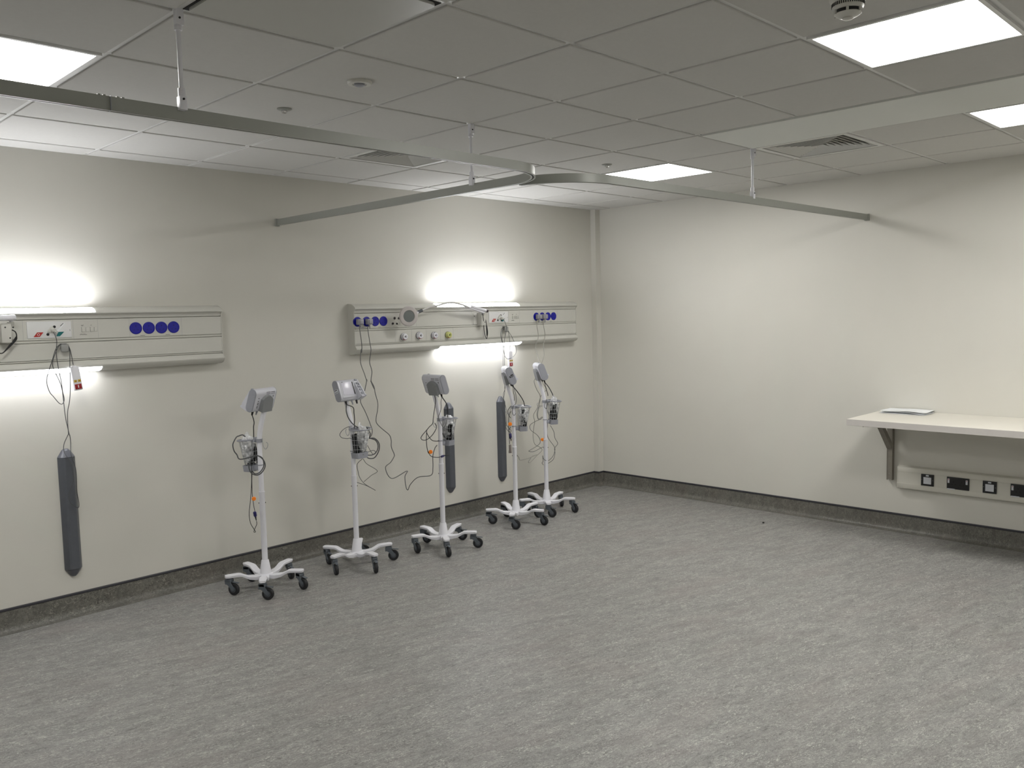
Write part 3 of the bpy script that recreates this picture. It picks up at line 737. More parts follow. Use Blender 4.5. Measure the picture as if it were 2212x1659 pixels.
bm = NB(); box(bm, -.8205, -.8190, RY-.0125, RY+.0125, RZ0-.0005, RZ1+.0005); W(bm, 'track_joint', GREYP, t)
t2 = tag(empty('curtain_rail', (2.4, 0, RZ0)), 'white curtain rail curving off the long rail and ending on the wall above the desk', 'curtain rail')
bm = NB(); sweep(bm, [(x, y) for x, y in p2], rprof); W(bm, 'track', RAIL, t2, smooth=35)
bm = NB(); box(bm, XB-.022, XB-.0005, -.052, -.018, RZ0-.004, RZ1+.003, bev=.002); W(bm, 'wall_bracket', RAIL, t2)
rodw(t2, 3.0, -.008, HC-.006, RZ1-.008)

# ================================================================== BEDHEAD UNITS
# section of the trunking: (distance from wall, height)
BP_ = [(0, 1.438), (.012, 1.436), (.05, 1.440), (.075, 1.447), (.092, 1.459), (.101, 1.473), (.101, 1.478), (.090, 1.492), (.079, 1.5005),
       (.079, 1.504), (.068, 1.5045), (.068, 1.5072), (.080, 1.508), (.080, 1.5135), (.069, 1.514), (.069, 1.5165), (.078, 1.517), (.078, 1.6105), (.069, 1.611),
       (.069, 1.6145), (.079, 1.615), (.080, 1.6255), (.070, 1.626), (.070, 1.6295), (.078, 1.630), (.078, 1.741), (.066, 1.7415), (.066, 1.7455),
       (.079, 1.746), (.079, 1.754), (.084, 1.7635), (.0965, 1.7715), (.101, 1.774), (.101, 1.779), (.090, 1.790), (.070, 1.801), (.045, 1.809), (.015, 1.813), (0, 1.813)]
def yd(d): return YA-d
FD = .078        # panel face depth
def face_box(bm, x0, x1, z0, z1, d0, d1, bev=0.0, mi=0, seg=2):
    box(bm, x0, x1, yd(d1), yd(d0), z0, z1, bev=bev, mi=mi, seg=seg)
def disc(bm, x, z, r, d0, d1, seg=28, mi=0, r2=None):
    lathe(bm, [(r, 0), (r if r2 is None else r2, d1-d0)], seg, mi, to_axis((x, yd(d0), z), (0, -1, 0)))

def quadprism(bm, pts, d0, d1, mi=0):
    """pts (x,z) polygon standing off the wall from depth d0 to d1"""
    A = [bm.verts.new((x, yd(d0), z)) for x, z in pts]
    B = [bm.verts.new((x, yd(d1), z)) for x, z in pts]
    n = len(pts)
    for k in range(n):
        bm.faces.new((A[k], A[(k+1) % n], B[(k+1) % n], B[k])).material_index = mi
    bm.faces.new(A[::-1]).material_index = mi
    bm.faces.new(B).material_index = mi

def bedhead(xl, label, full):
    """xl: left end; the unit is 2.51 m long; all x below are offsets of the right-hand unit"""
    S = xl-1.776
    xr = xl+2.509
    t = tag(empty('bedhead_unit', (xl, YA, 1.438)), label, 'bedhead unit', 'white bedhead service units')
    bm = NB()
    extrude_profile(bm, [(yd(d), z) for d, z in BP_], 'x', xl+.003, xr-.003)
    W(bm, 'trunking_body', OFFW, t, smooth=30)
    for xa, xb in ((xl, xl+.004), (xr-.004, xr)):
        bm = NB()
        prof = [(yd(d), z) for d, z in [(0, 1.436), (.05, 1.438), (.077, 1.446), (.094, 1.459), (.101, 1.474), (.100, 1.481), (.088, 1.495), (.081, 1.505), (.080, 1.745), (.086, 1.758), (.101, 1.775), (.100, 1.780), (.09, 1.791), (.070, 1.803), (.045, 1.811), (0, 1.815)]]
        extrude_profile(bm, prof, 'x', xa, xb)
        W(bm, 'end_cap', OFFW, t, smooth=30)
    # light diffusers let into the upper and lower covers
    xa, xb = 2.565+S, 3.505+S
    bm = NB()
    up = [(.0995, 1.7812), (.090, 1.7915), (.070, 1.8025), (.052, 1.8088), (.052, 1.800), (.06, 1.795), (.095, 1.778)]
    extrude_profile(bm, [(yd(d), z) for d, z in up], 'x', xa, xb)
    W(bm, 'up_light_diffuser', LUP, t, smooth=30)
    bm = NB()
    dn = [(.018, 1.4345), (.05, 1.4385), (.075, 1.4455), (.0925, 1.4575), (.096, 1.464), (.085, 1.462), (.05, 1.452), (.018, 1.448)]
    extrude_profile(bm, [(yd(d), z) for d, z in dn], 'x', xa+.02, xb+.02)
    W(bm, 'down_light_diffuser', LDN, t, smooth=30)
    # module seams
    seams = [3.125, 3.385, 3.52, 3.70, 4.02] + ([1.90+.165, 2.36, 2.95] if full else [])
    for x in seams:
        bm = NB()
        face_box(bm, x+S-.0004, x+S+.0004, 1.631, 1.7405, FD, FD+.0004)
        W(bm, 'module_seam', GREYP, t, smooth=0)
    if full:
        for x in (2.15, 2.31, 2.455, 2.605, 2.74):
            bm = NB()
            face_box(bm, x+S-.0004, x+S+.0004, 1.518, 1.6100, FD, FD+.0004)
            W(bm, 'module_seam', GREYP, t, smooth=0)
    # blue sockets
    zs = 1.681
    xs = [3.737, 3.815, 3.892, 3.968] + ([1.806, 1.888, 1.966, 2.042] if full else [])
    for x in xs:
        bm = NB()
        disc(bm, x+S, zs, .0365, FD-.004, FD+.003, 40)
        lathe(bm, [(.0355, 0), (.0345, .003), (.0315, .0035), (.0305, .0018), (0, .0018)], 40, 0, to_axis((x+S, yd(FD+.002), zs), (0, -1, 0)))
        s_ = W(bm, 'power_socket', BLUE, t)
        bm = NB()
        for dx, dz, a, b in ((0, .012, .0025, .0045), (-.011, -.010, .0042, .0022), (.011, -.010, .0042, .0022)):
            face_box(bm, x+S+dx-a, x+S+dx+a, zs+dz-b, zs+dz+b, FD+.003, FD+.0044)
        W(bm, 'pin_slot', BLUED, s_, smooth=0)
    for x in [3.776, 3.93] + ([1.847, 2.004] if full else []):
        bm = NB()
        face_box(bm, x+S-.014, x+S+.014, 1.6355, 1.6375, FD, FD+.0005)
        W(bm, 'printed_caption', PRINT, t, smooth=0)
    # nurse call panel
    a, b, z0, z1 = 3.144+S, 3.374+S, 1.640, 1.733
    bm = NB(); face_box(bm, a, b, z0, z1, FD-.002, FD+.006, bev=.002)
    cpn = W(bm, 'call_panel', mat('call_panel_white', (222, 222, 222), .4, vary=.01) if 'call_panel_white' not in MATS else MATS['call_panel_white'], t)
    fz = FD+.006
    bm = NB(); quadprism(bm, [(a+.030, z0+.008), (a+.062, z0+.008), (a+.082, z0+.033), (a+.050, z0+.033)], fz, fz+.0012)
    W(bm, 'red_marker', RED, cpn, smooth=0)
    bm = NB()
    tube(bm, [(a+.056+.006*math.cos(q*math.pi/8), yd(fz+.0015), z0+.0205+.006*math.sin(q*math.pi/8)) for q in range(16)], .0011, 6, closed=True)
    W(bm, 'ring_mark', PAPER, cpn)
    bm = NB(); quadprism(bm, [(a+.146, z0+.008), (a+.166, z0+.008), (a+.190, z0+.033), (a+.160, z0+.033)], fz, fz+.0012)
    if full is False: W(bm, 'teal_marker', TEAL, cpn, smooth=0)
    else: W(bm, 'teal_marker', TEAL, cpn, smooth=0)
    bm = NB(); quadprism(bm, [(a+.152, z0+.040), (a+.160, z0+.036), (a+.197, z0+.080), (a+.190, z0+.083)], fz, fz+.0008)
    W(bm, 'white_stripe', PAPER, cpn, smooth=0)
    bm = NB(); quadprism(bm, [(a+.170, z0+.066), (a+.172, z0+.064), (a+.189, z0+.080), (a+.187, z0+.082)], fz, fz+.0009)
    W(bm, 'printed_caption', PRINT, cpn, smooth=0)
    bm = NB()
    face_box(bm, b-.010, b-.0085, z0+.036, z0+.046, fz, fz+.0006)
    W(bm, 'printed_caption', PRINT, cpn, smooth=0)
    for dx, dz in ((.104, .020), (.140, .062)) + (((.148, .016),) if full else ()):
        bm = NB(); disc(bm, a+dx, z0+dz, .0078, fz-.001, fz+.0012, 20)
        W(bm, 'round_jack', BLACK, cpn)
    bm = NB(); quadprism(bm, [(a+.100, z0+.034), (a+.112, z0+.030), (a+.135, z0+.052), (a+.130, z0+.066), (a+.118, z0+.060)], fz, fz+.010)
    W(bm, 'moulded_recess', OFFW, cpn, smooth=30)
    # rocker switches with printed captions
    x0 = 3.437+S
    sp = []
    for k, dx in enumerate((0, .024, .048, .070)):
        h_ = .014 if k % 2 == 0 else .0125
        bm = NB(); face_box(bm, x0+dx-.0085, x0+dx+.0085, 1.684-h_-.002, 1.684+h_-.002, FD-.001, FD+.0035, bev=.0012)
        s_ = W(bm, 'rocker_switch', OFFW, t)
        bm = NB()
        xx, zz = x0+dx, 1.682
        fr = [(xx-.0085, xx-.0078, zz-h_, zz+h_), (xx-.0085, xx+.0085, zz-h_, zz-h_+.0008)] if k % 2 == 0 else [(xx-.0085, xx-.0080, zz-h_, zz+h_)]
        for q in fr: face_box(bm, q[0], q[1], q[2], q[3], FD+.0032, FD+.0038)
        W(bm, 'outline', PRINT if k % 2 == 0 else GREYP, s_, smooth=0)
    for (cx_, cz_, w_) in ((-.002, 1.707, .008), (-.002, 1.7035, .006), (.047, 1.708, .003), (.047, 1.704, .0045), (-.001, 1.656, .014), (.001, 1.6525, .020)):
        bm = NB()
        for q in range(int(w_*2/.0016)):
            if random.random() < .85:
                xx = x0+cx_-w_+q*.0016*1.0
                hh = random.uniform(.0008, .0013)
                face_box(bm, xx, xx+.0011, cz_-hh, cz_+hh, FD, FD+.0005)
        W(bm, 'printed_caption', PRINT, t, smooth=0)
    # grey cable hook
    hx = 3.323+S
    bm = NB()
    face_box(bm, hx-.016, hx+.016, 1.575, 1.608, FD-.002, FD+.028, bev=.004)
    face_box(bm, hx-.0215, hx+.0215, 1.557, 1.603, FD+.026, FD+.040, bev=.009, seg=3)
    W(bm, 'cable_hook', MATS.get('hook_grey') or mat('hook_grey', (150, 151, 148), .4), t)
    # lamp socket cover screws etc. only on the full unit
    if full:
        for x, z in ((2.149, 1.700), (2.189, 1.699), (2.130, 1.659), (2.169, 1.658)):
            bm = NB(); disc(bm, x+S, z, .0125, FD-.002, FD+.002, 24); b_ = W(bm, 'jack_socket', CHROME, t)
            bm = NB(); disc(bm, x+S, z, .0085, FD+.001, FD+.0030, 20); W(bm, 'jack_hole', BLACK, b_)
        for k, (x, z) in enumerate(((2.226, 1.556), (2.379, 1.560), (2.532, 1.556), (2.679, 1.554))):
            X = x+S
            bodym = (WHITE, WHITE, WHITE, YGRN)[k]
            bm = NB()
            disc(bm, X, z, .026, FD-.004, FD+.006, 36)
            lathe(bm, [(.0235, 0), (.0235, .022), (.020, .026), (.012, .026), (.010, .020), (0, .020)], 32, 0, to_axis((X, yd(FD+.006), z), (0, -1, 0)))
            g = tag(W(bm, 'gas_outlet', bodym, t), ('white gas outlet nearest the end of the unit', 'white gas outlet, second from the end', 'black and white gas outlet', 'pale yellow gas outlet')[k])
            bm = NB(); disc(bm, X, z, .0052, FD+.025, FD+.0275, 16); W(bm, 'gas_port', BLACK, g)
            bm = NB()
            for s0, s1 in ((215, 325),):
                tube(bm, [(X+.0232*math.cos(R(s0+(s1-s0)*q/10)), yd(FD+.024), z+.0232*math.sin(R(s0+(s1-s0)*q/10))) for q in range(11)], .0035, 8)
            W(bm, 'release_band', MATS.get('band_dark_red') or mat('band_dark_red', (140, 24, 26), .4), g)
            if k == 2:
                bm = NB()
                tube(bm, [(X+.0225*math.cos(R(-70+190*q/14)), yd(FD+.022), z+.0225*math.sin(R(-70+190*q/14))) for q in range(15)], .0042, 8)
                W(bm, 'black_quadrant', BLACK, g)
            bm = NB()
            tube(bm, [(X+.027*math.cos(q*math.pi/16), yd(FD+.003), z+.027*math.sin(q*math.pi/16)) for q in range(32)], .0016, 6, closed=True)
            W(bm, 'collar', HUBG, g)
    return t

bedhead(1.776, 'white bedhead service unit with the magnifier lamp, near the far corner', True)
bedhead(1.776-3.537, 'white bedhead service unit at the left edge with four empty blue sockets in a row', False)

# ------------------------------------------------------------------ nurse call handsets
def handset(paths, plug, tx, tz, tilt, label, d=.125):
    t = tag(empty('call_handset', (plug[0], YA, plug[1])), label, 'call handset', 'nurse call handsets')
    bm = NB()
    cable(bm, paths, .0021, 6)
    W(bm, 'cable', HOSE, t)
    bm = NB()
    tube(bm, [(plug[0]-.006, yd(.084), plug[1]+.004), (plug[0]+.002, yd(.108), plug[1])], .012, 14)
    tube(bm, [(plug[0]+.002, yd(.100), plug[1]), (plug[0]+.012, yd(.113), plug[1]-.010)], .007, 12)
    W(bm, 'plug', OFFW, t)
    M_ = Matrix.Translation((tx, yd(d), tz)) @ Matrix.Rotation(R(tilt), 4, 'Y')
    bm = NB()
    box(bm, -.0235, .0235, -.012, .012, -.135, 0, bev=.007, seg=3, mtx=M_)
    box(bm, -.010, .010, -.008, .008, -.004, .006, bev=.003, seg=2, mtx=M_)
    b_ = W(bm, 'handset_body', WHITE, t)
    bm = NB(); box(bm, -.0180, .0180, -.0145, -.011, -.128, -.099, bev=.0015, mtx=M_)
    box(bm, -.0180, .0180, -.0142, -.012, -.125, -.102, bev=.001, mtx=M_)
    W(bm, 'call_button', DRED, b_)
    bm = NB()
    box(bm, -.0022, .0022, -.0150, -.0144, -.120, -.110, mtx=M_)
    lathe(bm, [(.0026, 0), (.0026, .0006)], 12, 0, M_ @ to_axis((0, -.0144, -.1065), (0, -1, 0)))
    W(bm, 'person_mark', PAPER, b_, smooth=0)
    for dx in (-.0105, .0105):
        bm = NB(); box(bm, dx-.0080, dx+.0080, -.0138, -.011, -.088, -.074, bev=.001, mtx=M_)
        W(bm, 'light_button', YEL, b_)
        bm = NB(); box(bm, dx-.0028, dx+.0028, -.0142, -.0137, -.0835, -.0785, mtx=M_)
        W(bm, 'lamp_mark', MATS.get('olive_print') or mat('olive_print', (110, 88, 24), .5), b_, smooth=0)
handset(PATHS['call_left'], (-.262, 1.680), -.176, 1.472, -6, 'white call handset with red button, cable looped low over the leftmost grey bumper')
handset(PATHS['call_right'], (3.282, 1.674), 3.345, 1.390, 0, 'white call handset with red button hanging above the fourth monitor stand', d=.125)

# ------------------------------------------------------------------ power leads with plugs
def lead(paths, sx, label, m=CABLE, group='plugged-in monitor power leads'):
    z = 1.681
    t = tag(empty('power_lead', (sx, YA, z)), label, 'power lead', group)
    bm = NB()
    box(bm, -.024, .024, -.022, .016, -.022, .020, bev=.006, seg=3, mtx=Matrix.Translation((sx+.003, yd(FD+.026), z)))
    box(bm, -.017, .017, -.030, -.018, -.016, .014, bev=.004, seg=2, mtx=Matrix.Translation((sx+.003, yd(FD+.026), z)))
    W(bm, 'plug', PLUG, t)
    bm = NB()
    tube(bm, [(sx+.003, yd(FD+.028), z-.018), (sx+.004, yd(FD+.032), z-.034), (sx+.005, yd(FD+.035), z-.052)], .006, 10, radii=[.0085, .0065, .004])
    W(bm, 'strain_relief', PLUG, t)
    bm = NB()
    P = [list(p) for p in paths]
    P[0] = [(sx+.004, yd(FD+.034), z-.030)] + P[0]
    cable(bm, P, .0031, 6)
    W(bm, 'cable', m, t)
lead(PATHS['lead_a'], 1.806, 'grey power lead from the leftmost socket of the far unit to the second stand')
lead(PATHS['lead_b'], 1.888, 'grey power lead sagging against the wall between the second and third monitor stands')
lead(PATHS['lead_c'], 3.737, 'left grey power lead in the right-hand sockets of the far unit', CABLEL)
lead(PATHS['lead_d'], 3.815, 'right grey power lead in the right-hand sockets of the far unit', CABLEL)

# ------------------------------------------------------------------ magnifier lamps
def lamp(S, label, full):
    bx = 3.018+S
    t = tag(empty('magnifier_lamp', (bx, YA, 1.62)), label, 'examination lamp', 'wall-mounted examination lamps')
    bm = NB()
    face_box(bm, bx-.056, bx+.062, 1.630, 1.724, FD, FD+.006, bev=.001)
    p_ = W(bm, 'mounting_plate', OFFW, t)
    bm = NB()
    face_box(bm, bx-.014, bx+.036, 1.622, 1.726, FD+.005, FD+.060, bev=.004)
    face_box(bm, bx+.030, bx+.060, 1.640, 1.735, FD+.005, FD+.030, bev=.003)
    W(bm, 'mounting_block', OFFW, t)
    for x, z in ((-.044, 1.700), (.026, 1.648), (.052, 1.705), (.006, 1.706)):
        bm = NB()
        disc(bm, bx+x, z, .0042, FD+.004, FD+(.0615 if -.014 < x < .036 else .031 if x > .03 else .0075), 12)
        W(bm, 'screw', BLACK, t)
    if full:
        bm = NB()
        (a, b), (c, d_) = PATHS['armjoint']
        tube(bm, [a, b], .0125, 16)
        tube(bm, [c, d_], .0085, 14)
        tube(bm, [(bx+.01, yd(.12), 1.715), (bx-.012, yd(.165), 1.735)], .012, 14)
        a_ = W(bm, 'hinge_arm', WHITE, t)
        bm = NB()
        e = Vector(b)-Vector(a); e.normalize()
        tube(bm, [Vector(b)-e*.004, Vector(b)+e*.018], .0130, 16)
        W(bm, 'end_knob', MATS.get('plum_cap') or mat('plum_cap', (48, 36, 44), .4), a_)
        bm = NB()
        cable(bm, PATHS['arm'], .0068, 12)
        W(bm, 'flexible_arm', MATS.get('arm_grey') or mat('arm_grey', (196, 194, 192), .3), t)
        bm = NB(); P = PATHS['arm'][0]
        q = Vector(P[0]); e = (Vector(P[1])-q).normalized()
        tube(bm, [q-e*.018, q+e*.022], .0125, 16)
        W(bm, 'neck_collar', HUBG, t)
        hc = Vector(PATHS['magnifier'][0][0])
        bm = NB(); tube(bm, [q-e*.020, hc+Vector((.072, 0, .016))], .009, 14, radii=[.0105, .0075]); W(bm, 'head_neck', WHITE, t)
        ax = Vector((-.30, -1, -.05)).normalized()
        bm = NB()
        lathe(bm, [(.044, -.009), (.060, -.011), (.072, -.007), (.0765, 0), (.072, .009), (.060, .012), (.047, .011), (.044, .006)], 48, 0, to_axis(hc, ax))
        hd = W(bm, 'lamp_head', mat('lamp_head_pink_grey', (196, 190, 188), .4), t)
        bm = NB(); lathe(bm, [(.0455, -.004), (.0455, .0065), (.025, .0085), (0, .009)], 40, 0, to_axis(hc, ax)); W(bm, 'magnifier_lens', LENS, hd)
        bm = NB(); cable(bm, PATHS['lampcable'], .0030, 8, n=5)
        k = PATHS['lampcable'][0]
        tube(bm, catmull([k[7], k[8], k[9]], 4), .0055, 8, radii=[.003, .0055, .0068, .0072, .0075, .0072, .0066, .0055, .003])
        W(bm, 'black_cable', BLKRUB, t)
    else:
        # arm stub folded away to the left of the frame
        bm = NB()
        tube(bm, [(bx+.052, yd(.155), 1.758), (bx-.16, yd(.19), 1.752)], .015, 16)
        tube(bm, [(bx+.040, yd(.13), 1.742), (bx+.030, yd(.145), 1.76)], .012, 12)
        a_ = W(bm, 'hinge_arm', WHITE, t)
        bm = NB(); face_box(bm, bx-.10, bx+.045, 1.750, 1.764, .166, .170); W(bm, 'grey_inlay', GREYP, a_, smooth=0)
        bm = NB(); cable(bm, PATHS['lampcable_left'], .0030, 8, n=5)
        k = PATHS['lampcable_left'][0]
        tube(bm, catmull([k[2], k[3], k[4]], 4), .006, 8, radii=[.003, .0045, .006, .0068, .007, .0068, .006, .0045, .003])
        W(bm, 'black_cable', BLKRUB, t)
lamp(0, 'white magnifier lamp with round head on a bowed arm across the far bedhead unit', True)
lamp(-3.537, 'white wall lamp arm with a black cable, cut off by the left edge', False)

# ------------------------------------------------------------------ wall bumpers
def bumper(x, label):
    t = tag(empty('wall_bumper', (x, YA, .24)), label, 'wall bumper', 'dark grey vertical wall bumpers')
    hwid = .047
    D = .042
    def sec(s=1.0, ds=1.0):
        return [(-hwid*s, 0), (-hwid*s, .006*ds), (-.040*s, .022*ds), (-.027*s, .037*ds), (-.016*s, D*ds), (.016*s, D*ds), (.027*s, .037*ds), (.040*s, .022*ds), (hwid*s, .006*ds), (hwid*s, 0)]
    bm = NB()
    extrude_profile(bm, [(x+a, yd(d)) for a, d in sec()], 'z', .286, .945)
    W(bm, 'bumper_body', BUMP, t, smooth=22)
    for zb, sg in ((.945, 1), (.286, -1)):
        bm = NB()
        rings = []
        for k in range(7):
            u = k/6
            s = (1, .90, .79, .68, .58, .46, .28)[k]
            z = zb+sg*(.0015+.047*u)
            rings.append([bm.verts.new((x+a, yd(d), z)) for a, d in sec(s*1.0, s)])
        n = len(rings[0])
        for a, b in zip(rings, rings[1:]):
            for q in range(n):
                bm.faces.new((a[q], a[(q+1) % n], b[(q+1) % n], b[q]))
        bm.faces.new(rings[0]); bm.faces.new(rings[-1])
        W(bm, 'end_cap', BUMPC, t, smooth=50)
bumper(-.214, 'dark grey wall bumper under the left bedhead unit with a cable hanging over it')
bumper(2.728, 'dark grey wall bumper behind the middle monitor stand')
bumper(3.332, 'dark grey wall bumper just left of the fourth monitor stand')

# ================================================================== DESK SHELF, SOCKETS
SZ = .92
t = tag(empty('desk_shelf', (XB, -.18, SZ-.045)), 'long white wall-mounted desk shelf at the right edge', 'shelf')
bm = NB(); box(bm, 4.005, XB-.001, -3.4, -.18, SZ-.045, SZ, bev=.0015, seg=1); W(bm, 'worktop', SHELF, t)
bm = NB(); box(bm, 4.0035, 4.0052, -3.4, -.1795, SZ-.0435, SZ-.0015); box(bm, 4.005, XB-.001, -.1802, -.1785, SZ-.0435, SZ-.0015); W(bm, 'edge_band', SHELFE, t, smooth=0)
bm = NB(); box(bm, 4.02, 4.05, -.33, -.29, SZ-.048, SZ-.045); W(bm, 'fixing_plate', STEEL, t, smooth=0)
for yb in (-.235, -1.6, -3.0):
    k = empty('support_bracket', (0, 0, 0)); 
    bm = NB()
    box(bm, XB-.006, XB-.001, yb-.020, yb+.020, .39, SZ-.045)
    box(bm, XB-.040, XB-.001, yb+.016, yb+.020, .39, SZ-.045)
    box(bm, XB-.040, XB-.001, yb-.020, yb-.016, .39, SZ-.045)
    box(bm, XB-.038, XB-.032, yb-.017, yb+.017, .395, SZ-.05)
    bpy.data.objects.remove(k)
    br = W(bm, 'support_bracket', STEEL, t, smooth=0)
    bm = NB()
    box(bm, XB-.50, XB-.04, yb-.018, yb+.018, SZ-.051, SZ-.045)
    box(bm, XB-.50, XB-.04, yb+.014, yb+.018, SZ-.075, SZ-.045)
    W(bm, 'shelf_arm', STEEL, br, smooth=0)
    bm = NB()
    a, b = Vector((XB-.036, yb, .645)), Vector((XB-.262, yb, SZ-.052))
    L_ = (b-a).length
    box(bm, -.018, .018, -.019, .019, 0, L_, mtx=to_axis(a, b-a) @ Matrix.Rotation(0, 4, 'Z'))
    W(bm, 'diagonal_strut', STEEL, br, smooth=0)
    bm = NB()
    tube(bm, [(XB-.041, yb-.002, .44), (XB-.037, yb-.002, .44)], .004, 10)
    W(bm, 'bolt', CHROME, br, smooth=0)
    bm = NB(); box(bm, XB-.041, XB-.036, yb-.018, yb+.018, .640, .645)
    W(bm, 'slot', GAP, br, smooth=0)

t = tag(empty('paper_stack', (4.56, -.39, SZ)), 'loose white papers lying on the desk shelf against the wall', 'papers')
def sheet(bm, cx, cy, w, h, rz, z, curl, th=.0007):
    nx, ny = 14, 10
    M_ = Matrix.Translation((cx, cy, z)) @ Matrix.Rotation(R(rz), 4, 'Z')
    def grid(o):
        return [[bm.verts.new(M_ @ Vector(((i/nx-.5)*w, (j/ny-.5)*h, o+curl(i/nx, j/ny)))) for j in range(ny+1)] for i in range(nx+1)]
    A, B = grid(0), grid(th)
    for i in range(nx):
        for j in range(ny):
            bm.faces.new((A[i][j], A[i][j+1], A[i+1][j+1], A[i+1][j]))
            bm.faces.new((B[i][j], B[i+1][j], B[i+1][j+1], B[i][j+1]))
    for i in range(nx):
        bm.faces.new((A[i][0], A[i+1][0], B[i+1][0], B[i][0])); bm.faces.new((A[i][ny], B[i][ny], B[i+1][ny], A[i+1][ny]))
    for j in range(ny):
        bm.faces.new((A[0][j], B[0][j], B[0][j+1], A[0][j+1])); bm.faces.new((A[nx][j], A[nx][j+1], B[nx][j+1], B[nx][j]))
for k, (cx, cy, rz, fn) in enumerate((
        (4.556, -.385, 0, lambda u, v: .001),
        (4.562, -.392, 2, lambda u, v: .002+.006*max(0, .35-u)*(v)),
        (4.560, -.380, -2, lambda u, v: .005+.010*math.sin(max(0, v)*math.pi)*(1-u)),
        (4.566, -.386, 1, lambda u, v: .011+.008*math.sin(v*math.pi*1.4+.4)**2*(1-u*.7)+.002*u),
        (4.570, -.390, 3, lambda u, v: .016+.006*math.sin(v*math.pi*1.1+.2)**2*(1-u*.6)))):
    bm = NB(); sheet(bm, cx, cy, .205, .31, rz, SZ+.0005, fn)
    W(bm, 'paper_sheet', PAPER, t, smooth=60)

# dado trunking
t = tag(empty('socket_trunking', (XB, -.3, .335)), 'cream plastic trunking with black sockets under the desk shelf', 'trunking')
dp = [(0, .334), (.030, .336), (.042, .342), (.046, .352), (.050, .376), (.050, .381), (.0485, .382), (.0485, .466), (.050, .467), (.050, .474), (.047, .492), (.042, .502), (.030, .507), (0, .509)]
bm = NB(); extrude_profile(bm, [(XB-d, z) for d, z in dp], 'y', -3.6, -.302); W(bm, 'trunking_body', OFFW2, t, smooth=30)
bm = NB(); extrude_profile(bm, [(XB-d*1.04, (z-.42)*1.01+.42) for d, z in dp], 'y', -.302, -.296); W(bm, 'end_cap', OFFW2, t, smooth=30)
def xplate(bm, y0, y1, z0, z1, d0, d1, bev=0.0):
    box(bm, XB-d1, XB-d0, y0, y1, z0, z1, bev=bev)
for ya, kind in ((-.470, 'data'), (-.647, 'double'), (-.882, 'data'), (-1.056, 'double'), (-1.35, 'data'), (-1.55, 'double')):
    if kind == 'data':
        bm = NB(); xplate(bm, ya-.088, ya, .382, .468, .048, .057, .002)
        o = tag(W(bm, 'data_outlet', SOCKB, t), 'black faceplate with pale data insert')
        bm = NB(); xplate(bm, ya-.071, ya-.017, .396, .446, .055, .0585, .001); W(bm, 'insert', MATS.get('insert_pale') or mat('insert_pale', (205, 208, 214), .45), o)
        bm = NB(); xplate(bm, ya-.054, ya-.034, .453, .463, .0565, .0578); W(bm, 'label_strip', MATS['insert_pale'], o, smooth=0)
        for yq in (ya-.0835, ya-.0085):
            bm = NB(); xplate(bm, yq, yq+.004, .424, .428, .0568, .0576); W(bm, 'screw', CHROME, o, smooth=0)
    else:
        bm = NB(); xplate(bm, ya-.148, ya, .382, .468, .048, .057, .002)
        o = tag(W(bm, 'double_socket', SOCKB, t), 'black double power socket with white rocker switches')
        for yy in (ya-.006, ya-.126):
            bm = NB(); xplate(bm, yy-.013, yy, .424, .456, .0565, .0600, .001); W(bm, 'rocker_switch', MATS['insert_pale'], o)
            bm = NB(); xplate(bm, yy-.010, yy-.003, .448, .452, .0600, .0604); W(bm, 'red_flash', RED, o, smooth=0)
        for yc in (ya-.046, ya-.100):
            bm = NB()
            for dy, dz, a, b in ((0, .011, .0022, .004), (-.011, -.009, .004, .002), (.011, -.009, .004, .002)):
                xplate(bm, yc+dy-a, yc+dy+a, .425+dz-b, .425+dz+b, .0565, .0575)
            W(bm, 'pin_slot', GAP, o, smooth=0)
        bm = NB(); xplate(bm, ya-.055, ya-.004, .378, .385, .0565, .0578); W(bm, 'label_strip', MATS['insert_pale'], o, smooth=0)

bm = NB(); lathe(bm, [(.004, 0), (.009, .003), (.007, .008), (0, .010)], 9, 0, Matrix.Translation((4.263, .595, 0)) @ Matrix.Rotation(.4, 4, 'Z') @ Matrix.Scale(1.5, 4, (1, 0, 0)))
tag(obj('crumb', bm, BLACK), 'tiny dark crumb of debris lying on the open floor', 'debris')

# ================================================================== VITAL SIGNS MONITOR STANDS
CAMP = Vector((-1.8368, -2.6776))
ZM = 1.216
TILT = Matrix.Translation((0, .034, ZM)) @ Matrix.Rotation(R(-20), 4, 'X')

def capsule(r, h, n=10, oy=0.0):
    """closed (y,z) outline of a vertical stadium: radius r, full height h"""
    c = h/2-r
    out = []
    for k in range(n+1):
        a = R(180*k/n)
        out.append((oy+r*math.cos(a), c+r*math.sin(a)))
    for k in range(n+1):
        a = R(180+180*k/n)
        out.append((oy+r*math.cos(a), -c+r*math.sin(a)))
    return out

